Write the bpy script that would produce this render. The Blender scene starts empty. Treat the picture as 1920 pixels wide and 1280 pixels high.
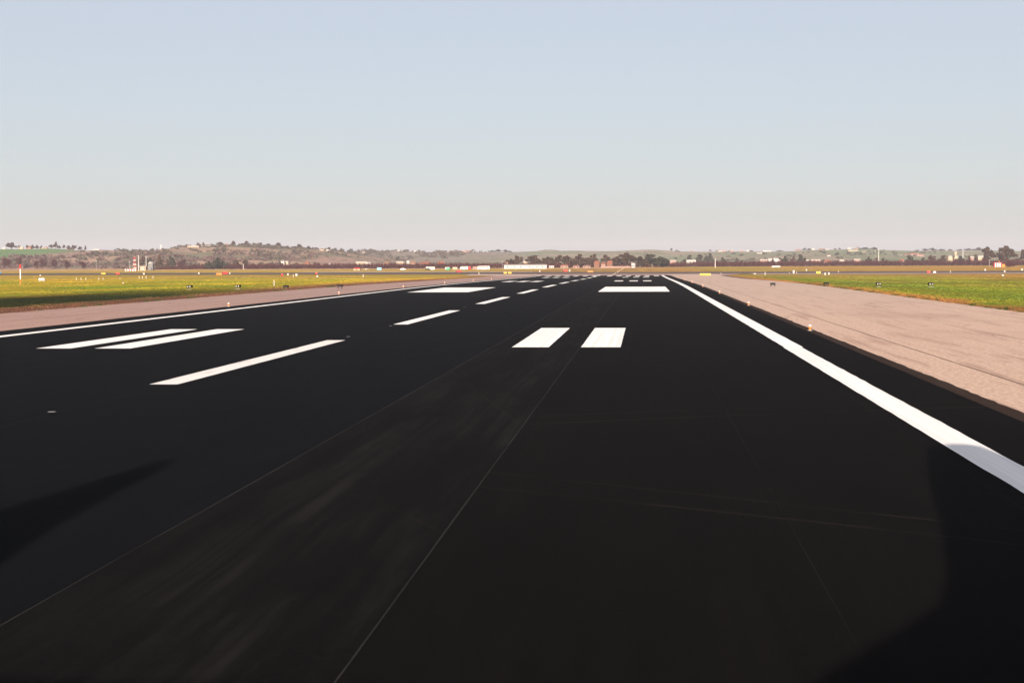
import bpy, math, random
import numpy as np
from mathutils import Matrix, Vector, noise

random.seed(7)
rng = np.random.default_rng(7)
S = bpy.context.scene
COL = S.collection
R = math.radians

# ------------------------------------------------------------------ camera
CAM_H = 4.3
cam_d = bpy.data.cameras.new('camera')
cam = bpy.data.objects.new('camera', cam_d)
COL.objects.link(cam)
cam_d.sensor_width = 36.0
cam_d.lens = 36.0 * 2990.0 / 1920.0
cam_d.clip_start = 0.05
cam_d.clip_end = 20000
yaw, pitch, roll = 0.081865, 0.049448, 0.0042
fw = Vector((-math.sin(yaw) * math.cos(pitch), math.cos(yaw) * math.cos(pitch), -math.sin(pitch)))
r0 = Vector((math.cos(yaw), math.sin(yaw), 0.0))
u0 = r0.cross(fw)
rt = r0 * math.cos(roll) - u0 * math.sin(roll)
up = u0 * math.cos(roll) + r0 * math.sin(roll)
m = Matrix((rt, up, -fw)).transposed().to_4x4()
m.translation = Vector((0, 0, CAM_H))
cam.matrix_world = m
S.camera = cam

# ------------------------------------------------------------------ sky, sun, exposure
SUN_EL, SUN_AZ = 15.0, 3.0          # low sun, almost straight behind the viewpoint
w = bpy.data.worlds.new('World')
S.world = w
w.use_nodes = True
nt = w.node_tree
nt.nodes.clear()
sky = nt.nodes.new('ShaderNodeTexSky')
sky.sky_type = 'NISHITA'
sky.sun_disc = False
sky.sun_elevation = R(SUN_EL)
sky.sun_rotation = R(180.0 - SUN_AZ)
sky.altitude = 0
sky.air_density = 1.0
sky.dust_density = 1.0
sky.ozone_density = 3.6
bg = nt.nodes.new('ShaderNodeBackground')
bg.inputs['Strength'].default_value = 0.05
wo = nt.nodes.new('ShaderNodeOutputWorld')
veil = nt.nodes.new('ShaderNodeMix')              # thin even veil of high haze over the whole dome
veil.data_type = 'RGBA'
veil.inputs[0].default_value = 0.66
veil.inputs[7].default_value = (4.86, 4.68, 4.84, 1.0)
nt.links.new(sky.outputs[0], veil.inputs[6])
nt.links.new(veil.outputs[2], bg.inputs['Color'])
nt.links.new(bg.outputs[0], wo.inputs['Surface'])

sd = bpy.data.lights.new('sun', 'SUN')
sd.energy = 5.0
sd.angle = R(0.5)
sd.color = (1.0, 0.84, 0.69)
sun = bpy.data.objects.new('sun', sd)
COL.objects.link(sun)
to_sun = Vector((math.sin(R(SUN_AZ)) * math.cos(R(SUN_EL)), -math.cos(R(SUN_AZ)) * math.cos(R(SUN_EL)), math.sin(R(SUN_EL))))
sun.rotation_euler = to_sun.to_track_quat('Z', 'Y').to_euler()
sun.location = to_sun * 200

S.view_settings.view_transform = 'Standard'
S.view_settings.look = 'None'
S.view_settings.exposure = 1.5
S.view_settings.gamma = 1.0
S.view_settings.use_curve_mapping = False
S.render.engine = 'CYCLES'

# ------------------------------------------------------------------ helpers
def tag(o, label=None, cat=None, group=None, kind=None):
    if label: o['label'] = label
    if cat: o['category'] = cat
    if group: o['group'] = group
    if kind: o['kind'] = kind
    return o

def link(name, data, parent=None, loc=None):
    o = bpy.data.objects.new(name, data)
    COL.objects.link(o)
    if parent is not None: o.parent = parent
    if loc is not None: o.location = loc
    return o

def thing(name, loc, label, cat, group=None, rz=0.0):
    o = link(name, None, None, loc)
    o.rotation_euler.z = rz
    o.empty_display_size = 0.2
    return tag(o, label, cat, group)

class MB:
    def __init__(s): s.v = []; s.f = []
    def quad(s, a, b, c, d):
        n = len(s.v); s.v += [a, b, c, d]; s.f.append((n, n + 1, n + 2, n + 3)); return s
    def box(s, x0, x1, y0, y1, z0, z1):
        n = len(s.v)
        s.v += [(x0,y0,z0),(x1,y0,z0),(x1,y1,z0),(x0,y1,z0),(x0,y0,z1),(x1,y0,z1),(x1,y1,z1),(x0,y1,z1)]
        s.f += [tuple(n + i for i in q) for q in ((0,3,2,1),(4,5,6,7),(0,1,5,4),(1,2,6,5),(2,3,7,6),(3,0,4,7))]
        return s
    def cyl(s, p, q, r, r2=None, n=10):
        r2 = r if r2 is None else r2
        p = Vector(p); q = Vector(q); d = (q - p).normalized()
        a = d.orthogonal().normalized(); b = d.cross(a)
        k = len(s.v)
        for c, rr in ((p, r), (q, r2)):
            for i in range(n):
                t = 2 * math.pi * i / n
                s.v.append(tuple(c + a * math.cos(t) * rr + b * math.sin(t) * rr))
        for i in range(n):
            j = (i + 1) % n
            s.f.append((k + i, k + j, k + n + j, k + n + i))
        s.f.append(tuple(k + i for i in reversed(range(n))))
        s.f.append(tuple(k + n + i for i in range(n)))
        return s
    def lathe(s, prof, axis='z', c=(0,0,0), n=16):
        k = len(s.v)
        for (r, h) in prof:
            for i in range(n):
                t = 2 * math.pi * i / n
                if axis == 'z': s.v.append((c[0] + r*math.cos(t), c[1] + r*math.sin(t), c[2] + h))
                else: s.v.append((c[0] + h, c[1] + r*math.cos(t), c[2] + r*math.sin(t)))
        for j in range(len(prof) - 1):
            for i in range(n):
                i2 = (i + 1) % n
                s.f.append((k + j*n + i, k + j*n + i2, k + (j+1)*n + i2, k + (j+1)*n + i))
        s.f.append(tuple(k + i for i in reversed(range(n))))
        s.f.append(tuple(k + (len(prof)-1)*n + i for i in range(n)))
        return s
    def prism(s, poly, z0, z1):          # poly in xy, extruded in z
        k = len(s.v); n = len(poly)
        s.v += [(x, y, z0) for x, y in poly] + [(x, y, z1) for x, y in poly]
        s.f.append(tuple(k + i for i in reversed(range(n))))
        s.f.append(tuple(k + n + i for i in range(n)))
        for i in range(n):
            j = (i + 1) % n
            s.f.append((k + i, k + j, k + n + j, k + n + i))
        return s
    def mesh(s, name, mat, smooth=False):
        me = bpy.data.meshes.new(name)
        me.from_pydata([tuple(v) for v in s.v], [], s.f)
        if mat is not None: me.materials.append(mat)
        if smooth: me.shade_smooth()
        me.update()
        return me
    def build(s, name, mat, parent=None, loc=None, smooth=False):
        return link(name, s.mesh(name, mat, smooth), parent, loc)

def np_mesh(name, verts, nv, mat):
    """many separate polygons of nv corners each, verts (N*nv, 3)"""
    n = len(verts) // nv
    me = bpy.data.meshes.new(name)
    me.vertices.add(len(verts)); me.vertices.foreach_set('co', verts.astype(np.float32).ravel())
    me.loops.add(len(verts)); me.loops.foreach_set('vertex_index', np.arange(len(verts), dtype=np.int32))
    me.polygons.add(n)
    me.polygons.foreach_set('loop_start', np.arange(0, n*nv, nv, dtype=np.int32))
    me.materials.append(mat)
    me.update(calc_edges=True)
    me.validate()
    return me

# ---- shader helper: a tiny expression layer over nodes
class N:
    def __init__(s, name):
        s.m = bpy.data.materials.new(name); s.m.use_nodes = True
        s.t = s.m.node_tree; s.t.nodes.clear()
        s.out = s.t.nodes.new('ShaderNodeOutputMaterial')
        s.b = s.t.nodes.new('ShaderNodeBsdfPrincipled')
        s.t.links.new(s.b.outputs[0], s.out.inputs['Surface'])
        s.geo = None
    def new(s, ty, **kw):
        n = s.t.nodes.new(ty)
        for k, v in kw.items(): setattr(n, k, v)
        return n
    def set(s, sock, v):
        if isinstance(v, bpy.types.NodeSocket): s.t.links.new(v, sock)
        else: sock.default_value = v
    def pos(s):
        if s.geo is None: s.geo = s.new('ShaderNodeNewGeometry')
        return s.geo.outputs['Position']
    def xyz(s):
        n = s.new('ShaderNodeSeparateXYZ'); s.set(n.inputs[0], s.pos()); return n.outputs
    def obj(s): return s.new('ShaderNodeTexCoord').outputs['Object']
    def rnd(s): return s.new('ShaderNodeObjectInfo').outputs['Random']
    def math(s, op, a, b=0.0, c=0.0, clamp=False):
        n = s.new('ShaderNodeMath', operation=op, use_clamp=clamp)
        s.set(n.inputs[0], a); s.set(n.inputs[1], b); s.set(n.inputs[2], c); return n.outputs[0]
    def noise(s, scale=1.0, detail=4.0, rough=0.6, vec=None, sc=(1,1,1), off=(0,0,0)):
        mp = s.new('ShaderNodeMapping'); s.set(mp.inputs['Vector'], vec if vec is not None else s.pos())
        mp.inputs['Scale'].default_value = sc; mp.inputs['Location'].default_value = off
        n = s.new('ShaderNodeTexNoise'); s.set(n.inputs['Vector'], mp.outputs[0])
        n.inputs['Scale'].default_value = scale; n.inputs['Detail'].default_value = detail
        n.inputs['Roughness'].default_value = rough
        return n.outputs[0]
    def ramp(s, v, a, b, lo=0.0, hi=1.0):       # smooth step
        n = s.new('ShaderNodeMapRange', interpolation_type='SMOOTHSTEP')
        s.set(n.inputs['Value'], v)
        n.inputs['From Min'].default_value = a; n.inputs['From Max'].default_value = b
        n.inputs['To Min'].default_value = lo; n.inputs['To Max'].default_value = hi
        return n.outputs[0]
    def mix(s, fac, a, b, mode='MIX'):
        n = s.new('ShaderNodeMix', data_type='RGBA', blend_type=mode)
        s.set(n.inputs[0], fac)
        for q, v in ((6, a), (7, b)):
            if isinstance(v, tuple): v = (*v, 1.0) if len(v) == 3 else v
            s.set(n.inputs[q], v)
        return n.outputs[2]
    def done(s, color, rough=0.8, spec=0.3, bump=None, bstr=0.3, bdist=0.02, metal=0.0):
        if isinstance(color, tuple): color = (*color, 1.0) if len(color) == 3 else color
        s.set(s.b.inputs['Base Color'], color)
        s.set(s.b.inputs['Roughness'], rough)
        s.b.inputs['Specular IOR Level'].default_value = spec
        s.b.inputs['Metallic'].default_value = metal
        if bump is not None:
            n = s.new('ShaderNodeBump'); n.inputs['Strength'].default_value = bstr
            n.inputs['Distance'].default_value = bdist
            s.set(n.inputs['Height'], bump); s.t.links.new(n.outputs[0], s.b.inputs['Normal'])
        return s.m

def plain(name, col, rough=0.6, var=0.25, scale=1.2, spec=0.12, metal=0.0):
    """paint / plaster / metal with uneven weathering"""
    n = N(name)
    a = n.noise(scale, 5.0, 0.65, vec=n.obj())
    dark = tuple(c * (1 - var) for c in col); lite = tuple(min(1, c * (1 + var * 0.6)) for c in col)
    return n.done(n.mix(n.ramp(a, 0.3, 0.7), dark, lite), rough, spec, metal=metal)

M = {}
for nm, c, r_, v_ in (
    ('white_wall', (0.34, 0.32, 0.30), 0.8, 0.2), ('white', (0.56, 0.55, 0.53), 0.5, 0.15), ('cream', (0.30, 0.235, 0.17), 0.8, 0.2), ('pink', (0.22, 0.140, 0.115), 0.8, 0.2),
    ('orange_wall', (0.135, 0.060, 0.034), 0.8, 0.2), ('terracotta', (0.18, 0.068, 0.042), 0.85, 0.3), ('brown', (0.16, 0.09, 0.06), 0.85, 0.3),
    ('dark_grey', (0.12, 0.12, 0.12), 0.8, 0.2), ('grey', (0.26, 0.245, 0.24), 0.8, 0.25), ('red', (0.34, 0.018, 0.014), 0.45, 0.15), ('orange', (0.50, 0.13, 0.015), 0.45, 0.15),
    ('yellow', (0.50, 0.32, 0.02), 0.45, 0.12), ('black', (0.006, 0.006, 0.006), 0.8, 0.2), ('steel', (0.42, 0.43, 0.44), 0.4, 0.2),
    ('blue', (0.02, 0.22, 0.62), 0.3, 0.1), ('lightblue', (0.15, 0.38, 0.60), 0.4, 0.15), ('green', (0.03, 0.35, 0.16), 0.5, 0.15),
    ('glass', (0.05, 0.06, 0.07), 0.12, 0.1), ('dark_window', (0.05, 0.05, 0.055), 0.25, 0.2), ('tyre', (0.02, 0.02, 0.02), 0.9, 0.2),
    ('trunk', (0.10, 0.075, 0.055), 0.9, 0.3), ('aluminium', (0.55, 0.56, 0.58), 0.35, 0.1)):
    M[nm] = plain(nm, c, r_, v_)
M['orange'].node_tree.nodes  # kept simple

# ------------------------------------------------------------------ survey tables (metres)
NEAR_CREST = [
    (-1249.06, 28.69),
    (-1094.12, 27.11),
    (-991.65, 27.85),
    (-935.61, 27.17),
    (-893.27, 27.79),
    (-864.62, 24.36),
    (-832.59, 24.21),
    (-808.18, 25.33),
    (-780.53, 21.51),
    (-766.25, 22.26),
    (-738.58, 24.58),
    (-717.64, 27.18),
    (-696.73, 29.28),
    (-648.42, 29.04),
    (-620.15, 30.78),
    (-599.42, 30.67),
    (-572.1, 29.48),
    (-551.45, 27.75),
    (-530.84, 25.62),
    (-503.63, 25.49),
    (-475.67, 23.73),
    (-448.6, 19.96),
    (-415.85, 14.95),
    (-383.18, 9.15),
    (-326.13, 2.44),
]
RIDGE_CREST = [
    (-1695.89, 32.0),
    (-1446.32, 30.84),
    (-1077.17, 29.11),
    (-834.46, 29.16),
    (-714.11, 29.78),
    (-633.88, 26.45),
    (-584.88, 29.52),
    (-544.36, 30.16),
    (-495.61, 28.16),
    (-436.29, 27.29),
    (-336.99, 27.41),
    (-282.81, 26.57),
    (-227.59, 27.48),
    (-218.19, 30.59),
    (-194.75, 30.25),
    (-174.85, 26.88),
    (-87.25, 26.23),
    (-52.3, 27.0),
    (15.09, 30.17),
    (44.07, 28.52),
    (73.02, 26.41),
    (141.17, 25.74),
    (236.68, 25.63),
    (271.1, 24.78),
    (328.33, 25.66),
    (347.75, 28.22),
    (404.78, 27.37),
    (442.32, 29.15),
    (470.73, 29.36),
    (518.39, 25.1),
    (555.75, 24.93),
    (584.0, 24.45),
    (612.21, 25.8),
    (657.28, 25.02),
    (735.92, 25.21),
    (814.28, 23.7),
    (1014.42, 21.61),
]
TREES_CENTRE = [
    (-122.13, 1480.0, 7.65, 7.92, 'round'),
    (-117.73, 1500.0, 10.66, 7.53, 'round'),
    (-102.62, 1500.0, 11.1, 10.54, 'round'),
    (-92.56, 1500.0, 8.55, 6.52, 'round'),
    (-88.03, 1500.0, 9.53, 9.03, 'round'),
    (-80.53, 1510.0, 11.03, 10.1, 'round'),
    (-72.41, 1520.0, 10.53, 8.13, 'round'),
    (-60.93, 1500.0, 11.91, 10.03, 'round'),
    (-52.07, 1490.0, 8.85, 8.47, 'round'),
    (-46.02, 1520.0, 11.93, 5.59, 'round'),
    (-34.23, 1560.0, 11.27, 9.91, 'round'),
    (-23.23, 1520.0, 9.3, 9.15, 'round'),
    (-14.45, 1500.0, 12.45, 13.04, 'round'),
    (-2.46, 1480.0, 9.59, 10.89, 'round'),
    (8.9, 1490.0, 11.8, 17.94, 'broad'),
    (18.4, 1500.0, 8.06, 10.03, 'broad'),
]
TREES_LEFT = [
    (-390.81, 1440.0, 10.95, 12.52, 'broad'),
    (-395.04, 1430.0, 7.78, 7.17, 'broad'),
    (-386.49, 1450.0, 8.25, 6.79, 'broad'),
    (-387.87, 1500.0, 8.82, 8.03, 'round'),
    (-370.96, 1470.0, 8.71, 6.88, 'round'),
    (-455.72, 1480.0, 13.62, 10.89, 'conifer'),
    (-445.47, 1470.0, 8.53, 5.9, 'conifer'),
    (-480.37, 1600.0, 12.62, 8.56, 'broad'),
    (-483.32, 1650.0, 10.55, 12.14, 'bare'),
    (-526.47, 1650.0, 13.56, 7.73, 'round'),
    (-515.83, 1640.0, 12.35, 7.68, 'broad'),
    (-367.87, 1600.0, 8.32, 6.42, 'round'),
    (-309.29, 1500.0, 6.45, 7.02, 'bare'),
    (-572.37, 1550.0, 10.21, 7.26, 'bare'),
    (-538.07, 1500.0, 7.93, 8.03, 'bare'),
    (-701.78, 1750.0, 14.11, 8.19, 'bare'),
    (-695.6, 1700.0, 12.17, 10.23, 'bare'),
    (-591.85, 1520.0, 8.68, 5.08, 'bare'),
    (-662.38, 1720.0, 12.66, 10.35, 'bare'),
    (-665.37, 1760.0, 10.97, 12.95, 'bare'),
]
TREES_RIGHT = [
    (369.19, 1750.0, 17.89, 14.63, 'round'),
    (387.14, 1740.0, 18.85, 18.04, 'round'),
    (383.7, 1760.0, 13.3, 7.06, 'round'),
    (401.5, 1730.0, 15.31, 9.84, 'round'),
    (297.52, 1800.0, 10.98, 14.45, 'broad'),
    (308.56, 1800.0, 9.16, 7.83, 'broad'),
    (318.43, 1800.0, 10.89, 9.63, 'round'),
    (331.86, 1810.0, 10.27, 9.08, 'round'),
    (353.59, 1820.0, 9.62, 10.35, 'broad'),
    (349.55, 1750.0, 9.97, 3.51, 'bare'),
    (367.04, 1800.0, 11.25, 6.02, 'round'),
    (363.18, 1740.0, 7.6, 5.82, 'bare'),
    (87.82, 1760.0, 10.03, 7.06, 'broad'),
    (111.05, 1900.0, 9.71, 6.35, 'broad'),
    (157.73, 1800.0, 11.02, 7.83, 'broad'),
    (171.78, 1850.0, 11.75, 5.57, 'round'),
    (174.98, 1790.0, 12.97, 10.78, 'broad'),
    (256.7, 1850.0, 10.15, 8.66, 'broad'),
    (266.53, 1860.0, 8.92, 7.46, 'round'),
    (274.36, 1860.0, 8.88, 6.22, 'broad'),
    (74.34, 2100.0, 13.19, 14.05, 'broad'),
    (88.87, 2150.0, 14.04, 12.94, 'broad'),
    (59.09, 2100.0, 12.56, 11.24, 'broad'),
]
TREES_GREEN_HILL = [
    (-972.95, 2400.0, 10.71, 16.05, 'round'),
    (-961.91, 2400.0, 6.59, 4.82, 'round'),
    (-948.33, 2400.0, 7.41, 4.01, 'round'),
    (-939.0, 2400.0, 7.4, 7.22, 'round'),
    (-932.22, 2400.0, 6.99, 7.22, 'round'),
    (-926.29, 2400.0, 6.58, 4.01, 'round'),
    (-910.2, 2400.0, 7.4, 7.22, 'round'),
    (-903.43, 2400.0, 11.5, 6.42, 'round'),
    (-897.5, 2400.0, 5.75, 7.22, 'round'),
    (-889.89, 2400.0, 6.98, 4.82, 'round'),
    (-882.3, 2400.0, 6.98, 6.42, 'round'),
    (-874.73, 2400.0, 8.21, 8.83, 'round'),
    (-864.62, 2400.0, 7.39, 7.22, 'round'),
    (-856.19, 2400.0, 8.62, 4.82, 'round'),
]
TREES_BROWN_HILL = [
    (-679.22, 2400.0, 7.75, 4.82, 'round'),
    (-670.89, 2400.0, 7.75, 6.42, 'round'),
    (-656.74, 2400.0, 6.11, 8.83, 'broad'),
    (-644.27, 2400.0, 8.15, 12.84, 'round'),
    (-624.31, 2400.0, 8.55, 8.03, 'round'),
    (-603.57, 2400.0, 8.13, 8.03, 'round'),
    (-592.8, 2400.0, 5.69, 4.82, 'round'),
    (-582.04, 2400.0, 6.5, 8.03, 'round'),
    (-569.63, 2400.0, 5.69, 11.24, 'broad'),
    (-554.76, 2400.0, 8.12, 11.24, 'round'),
    (-540.74, 2400.0, 4.87, 9.63, 'broad'),
    (-522.6, 2400.0, 8.11, 9.63, 'round'),
    (-507.76, 2400.0, 5.68, 6.42, 'broad'),
    (-495.41, 2400.0, 3.65, 4.82, 'round'),
    (-476.5, 2400.0, 4.86, 4.82, 'round'),
    (-696.75, 2400.0, 4.08, 4.01, 'round'),
    (-690.91, 2400.0, 4.49, 3.21, 'round'),
]
TREES_FAR_RIDGE = [
    (-654.14, 3300.0, 10.03, 8.83, 'round'),
    (-641.71, 3300.0, 9.47, 15.45, 'broad'),
    (-628.16, 3300.0, 9.47, 13.24, 'broad'),
    (-608.97, 3300.0, 8.91, 17.66, 'broad'),
    (-594.89, 3400.0, 6.88, 10.23, 'broad'),
    (-522.96, 3500.0, 4.12, 14.05, 'broad'),
    (-505.13, 3500.0, 3.53, 9.36, 'broad'),
    (-433.93, 3500.0, 4.11, 9.36, 'round'),
    (-395.06, 3450.0, 3.47, 8.08, 'round'),
    (-331.1, 3500.0, 4.1, 16.39, 'broad'),
    (-316.96, 3500.0, 6.44, 14.05, 'broad'),
    (-300.47, 3500.0, 5.86, 16.39, 'broad'),
    (-289.87, 3500.0, 3.51, 9.36, 'broad'),
    (62.6, 3500.0, 6.97, 7.02, 'round'),
    (73.02, 3500.0, 4.06, 7.02, 'round'),
    (146.94, 3500.0, 4.64, 7.02, 'round'),
    (161.93, 3500.0, 3.48, 9.36, 'broad'),
    (190.71, 3500.0, 3.47, 10.54, 'broad'),
    (234.39, 3500.0, 2.89, 9.36, 'broad'),
    (296.31, 3500.0, 3.47, 14.05, 'broad'),
    (348.89, 3500.0, 5.19, 9.36, 'broad'),
    (360.31, 3500.0, 4.04, 11.71, 'broad'),
    (391.11, 3500.0, 3.46, 14.05, 'broad'),
    (409.11, 3450.0, 3.97, 8.08, 'round'),
    (418.09, 3450.0, 4.54, 6.92, 'round'),
    (462.79, 3500.0, 5.18, 14.05, 'broad'),
    (478.7, 3500.0, 5.75, 16.39, 'broad'),
    (494.03, 3480.0, 6.86, 18.62, 'broad'),
    (517.27, 3500.0, 4.02, 11.71, 'broad'),
    (589.66, 3500.0, 3.44, 11.71, 'broad'),
    (606.59, 3500.0, 5.16, 14.05, 'broad'),
    (621.25, 3500.0, 6.3, 16.39, 'broad'),
    (640.41, 3500.0, 4.58, 16.39, 'broad'),
    (659.55, 3500.0, 4.01, 14.05, 'broad'),
    (679.8, 3500.0, 4.01, 14.05, 'broad'),
    (696.66, 3500.0, 5.72, 16.39, 'broad'),
    (715.75, 3500.0, 7.43, 18.73, 'broad'),
    (366.57, 2900.0, 4.77, 6.79, 'round'),
    (335.74, 2800.0, 5.53, 7.49, 'broad'),
    (329.7, 2950.0, 3.89, 6.91, 'broad'),
]
HOUSES_GREEN_HILL = [
    (-985.69, 2400.0, 2.88, 5.62, 'white', 'grey'),
    (-958.5, 2400.0, 4.12, 7.22, 'cream', 'grey'),
    (-946.62, 2400.0, 5.76, 8.03, 'pink', 'terracotta'),
    (-925.43, 2400.0, 2.47, 4.82, 'cream', 'grey'),
    (-919.5, 2400.0, 3.7, 6.42, 'cream', 'terracotta'),
    (-883.15, 2400.0, 4.11, 4.01, 'pink', 'grey'),
    (-839.33, 2400.0, 3.28, 10.43, 'white', 'grey'),
]
HOUSES_BROWN_HILL = [
    (-666.73, 2330.0, 2.38, 17.14, 'cream', 'grey'),
    (-660.37, 2380.0, 4.45, 17.51, 'white', 'brown'),
    (-650.19, 2370.0, 3.62, 4.76, 'white', 'grey'),
    (-640.41, 2420.0, 4.93, 5.67, 'pink', 'terracotta'),
    (-591.14, 2380.0, 2.02, 3.98, 'cream', 'grey'),
    (-466.95, 2300.0, 3.11, 6.15, 'cream', 'brown'),
    (-458.28, 2300.0, 2.72, 3.85, 'white', 'grey'),
]
HOUSES_PLAIN = [
    (-378.19, 1650.0, 6.74, 6.62, 'white', 'grey'),
    (-374.77, 1660.0, 6.73, 3.89, 'cream', 'grey'),
    (-348.82, 1640.0, 6.06, 4.39, 'pink', 'terracotta'),
    (-309.34, 1560.0, 4.34, 3.13, 'white', 'grey'),
    (-293.3, 1650.0, 5.83, 11.04, 'cream', 'grey'),
    (-284.25, 1640.0, 5.24, 4.94, 'white', 'grey'),
    (-268.46, 1660.0, 5.72, 6.11, 'cream', 'brown'),
    (-252.24, 1650.0, 5.93, 7.73, 'cream', 'grey'),
    (-248.25, 1680.0, 6.76, 2.81, 'white', 'grey'),
    (-240.22, 1660.0, 6.16, 7.22, 'cream', 'brown'),
    (-225.64, 1640.0, 5.55, 12.07, 'pink', 'terracotta'),
    (-206.58, 1630.0, 5.75, 7.63, 'orange', 'terracotta'),
    (-135.25, 1600.0, 5.99, 6.42, 'cream', 'brown'),
    (-118.98, 1620.0, 5.65, 3.79, 'cream', 'grey'),
    (54.22, 1800.0, 6.41, 10.23, 'white', 'grey'),
    (34.37, 1820.0, 6.21, 7.3, 'pink', 'grey'),
    (138.49, 1850.0, 6.71, 8.66, 'pink', 'grey'),
    (144.19, 1830.0, 7.57, 3.67, 'white', 'grey'),
    (149.95, 1820.0, 7.82, 5.48, 'white', 'grey'),
    (159.09, 1850.0, 6.01, 8.66, 'pink', 'grey'),
    (184.27, 1830.0, 6.18, 6.12, 'white', 'grey'),
    (195.02, 1830.0, 6.14, 10.4, 'pink', 'grey'),
    (209.88, 1840.0, 5.78, 8.62, 'pink', 'terracotta'),
    (226.67, 1850.0, 6.02, 5.57, 'white', 'grey'),
    (244.1, 1850.0, 6.56, 7.42, 'pink', 'grey'),
    (295.04, 1850.0, 6.34, 6.19, 'white', 'terracotta'),
    (361.19, 1900.0, 9.85, 11.44, 'cream', 'grey'),
    (368.47, 1830.0, 8.98, 4.28, 'pink', 'grey'),
    (379.03, 1830.0, 9.54, 7.34, 'cream', 'grey'),
]
HOUSES_TREES = [
    (-42.34, 1480.0, 6.31, 4.95, 'orange', 'terracotta'),
    (-36.3, 1475.0, 4.81, 3.95, 'pink', 'terracotta'),
    (-30.5, 1480.0, 6.51, 4.95, 'orange', 'terracotta'),
    (-82.1, 1440.0, 2.13, 4.33, 'white', 'grey'),
    (-71.51, 1460.0, 3.01, 6.84, 'pink', 'terracotta'),
    (-60.56, 1455.0, 2.49, 5.84, 'pink', 'terracotta'),
    (-50.85, 1455.0, 2.45, 6.81, 'pink', 'brown'),
    (-8.61, 1440.0, 4.23, 2.89, 'white', 'grey'),
]
HOUSES_RIDGE = [
    (-573.03, 3200.0, 3.24, 6.42, 'pink', 'brown'),
    (-563.2, 3200.0, 4.32, 5.35, 'white', 'terracotta'),
    (-527.23, 3450.0, 2.9, 13.85, 'white', 'grey'),
    (-493.23, 3450.0, 2.9, 9.23, 'white', 'grey'),
    (-408.88, 3400.0, 3.99, 10.23, 'pink', 'terracotta'),
    (-400.88, 3420.0, 4.59, 10.29, 'white', 'terracotta'),
    (-383.54, 3420.0, 4.01, 9.15, 'pink', 'grey'),
    (-373.26, 3400.0, 3.99, 10.23, 'pink', 'terracotta'),
    (105.39, 3500.0, 2.32, 5.85, 'pink', 'grey'),
    (166.73, 3480.0, 3.46, 9.31, 'white', 'terracotta'),
    (176.9, 3500.0, 3.47, 8.19, 'pink', 'grey'),
    (190.26, 3450.0, 3.42, 8.08, 'pink', 'grey'),
    (210.67, 3450.0, 3.42, 6.92, 'pink', 'grey'),
    (224.26, 3450.0, 3.42, 5.77, 'white', 'grey'),
    (263.86, 3480.0, 3.45, 9.31, 'white', 'grey'),
    (272.97, 3480.0, 2.87, 6.98, 'white', 'grey'),
    (231.11, 3200.0, 2.11, 9.63, 'white', 'grey'),
    (331.53, 3450.0, 3.41, 12.69, 'pink', 'terracotta'),
    (360.39, 3430.0, 3.39, 6.88, 'white', 'grey'),
    (379.88, 3460.0, 3.42, 10.41, 'pink', 'terracotta'),
    (390.0, 3430.0, 2.26, 8.03, 'white', 'grey'),
    (438.27, 3450.0, 3.4, 8.08, 'white', 'grey'),
    (457.89, 3480.0, 3.43, 8.15, 'pink', 'grey'),
    (309.68, 2700.0, 3.11, 5.42, 'white', 'terracotta'),
    (414.85, 3200.0, 2.63, 19.26, 'cream', 'grey'),
    (422.01, 3100.0, 2.04, 6.22, 'pink', 'grey'),
    (459.6, 2900.0, 1.9, 5.82, 'pink', 'grey'),
]
SHORT_POSTS = [
    (-177.39, 488.84, 0.84, 0.27, 'first'),
    (-175.68, 488.15, 0.84, 0.27, ''),
    (-173.88, 487.43, 0.84, 0.27, ''),
    (-177.48, 509.83, 0.7, 0.28, ''),
    (-175.81, 509.16, 0.7, 0.28, ''),
    (-178.01, 553.46, 0.95, 0.3, ''),
    (-176.69, 552.94, 0.94, 0.3, ''),
    (-175.14, 552.34, 1.04, 0.3, ''),
    (-172.29, 551.22, 0.94, 0.3, ''),
    (-73.4, 313.88, 1.23, 0.23, 'tall'),
    (-102.23, 579.3, 1.08, 0.39, ''),
    (-71.03, 691.25, 1.04, 0.46, ''),
    (-133.32, 602.23, 1.02, 0.33, ''),
    (87.55, 725.93, 0.96, 0.34, ''),
    (132.24, 701.31, 0.92, 0.46, ''),
    (46.32, 611.79, 1.21, 0.61, ''),
]
SIGNS = [
    (-269.85, 782.03, 0.75, 2.14, 'yellow'),
    (-254.85, 758.59, 1.04, 2.34, 'red'),
    (-188.34, 699.18, 0.95, 2.62, 'orange'),
    (-194.29, 731.62, 1.49, 2.74, 'red'),
    (-138.07, 603.99, 1.23, 0.82, 'red'),
    (-153.95, 745.24, 0.76, 1.26, 'red'),
    (-95.58, 826.8, 1.25, 2.78, 'red'),
    (-61.78, 717.8, 0.84, 1.44, 'yellow'),
    (-59.65, 716.77, 0.84, 1.44, 'yellow'),
    (-40.52, 838.58, 1.26, 2.52, 'red'),
    (-25.71, 788.32, 0.92, 2.63, 'orange'),
    (22.77, 585.75, 0.88, 3.89, 'yellow'),
    (70.9, 654.04, 0.97, 1.73, 'yellow'),
    (118.47, 675.59, 0.89, 1.55, 'red'),
]
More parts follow.
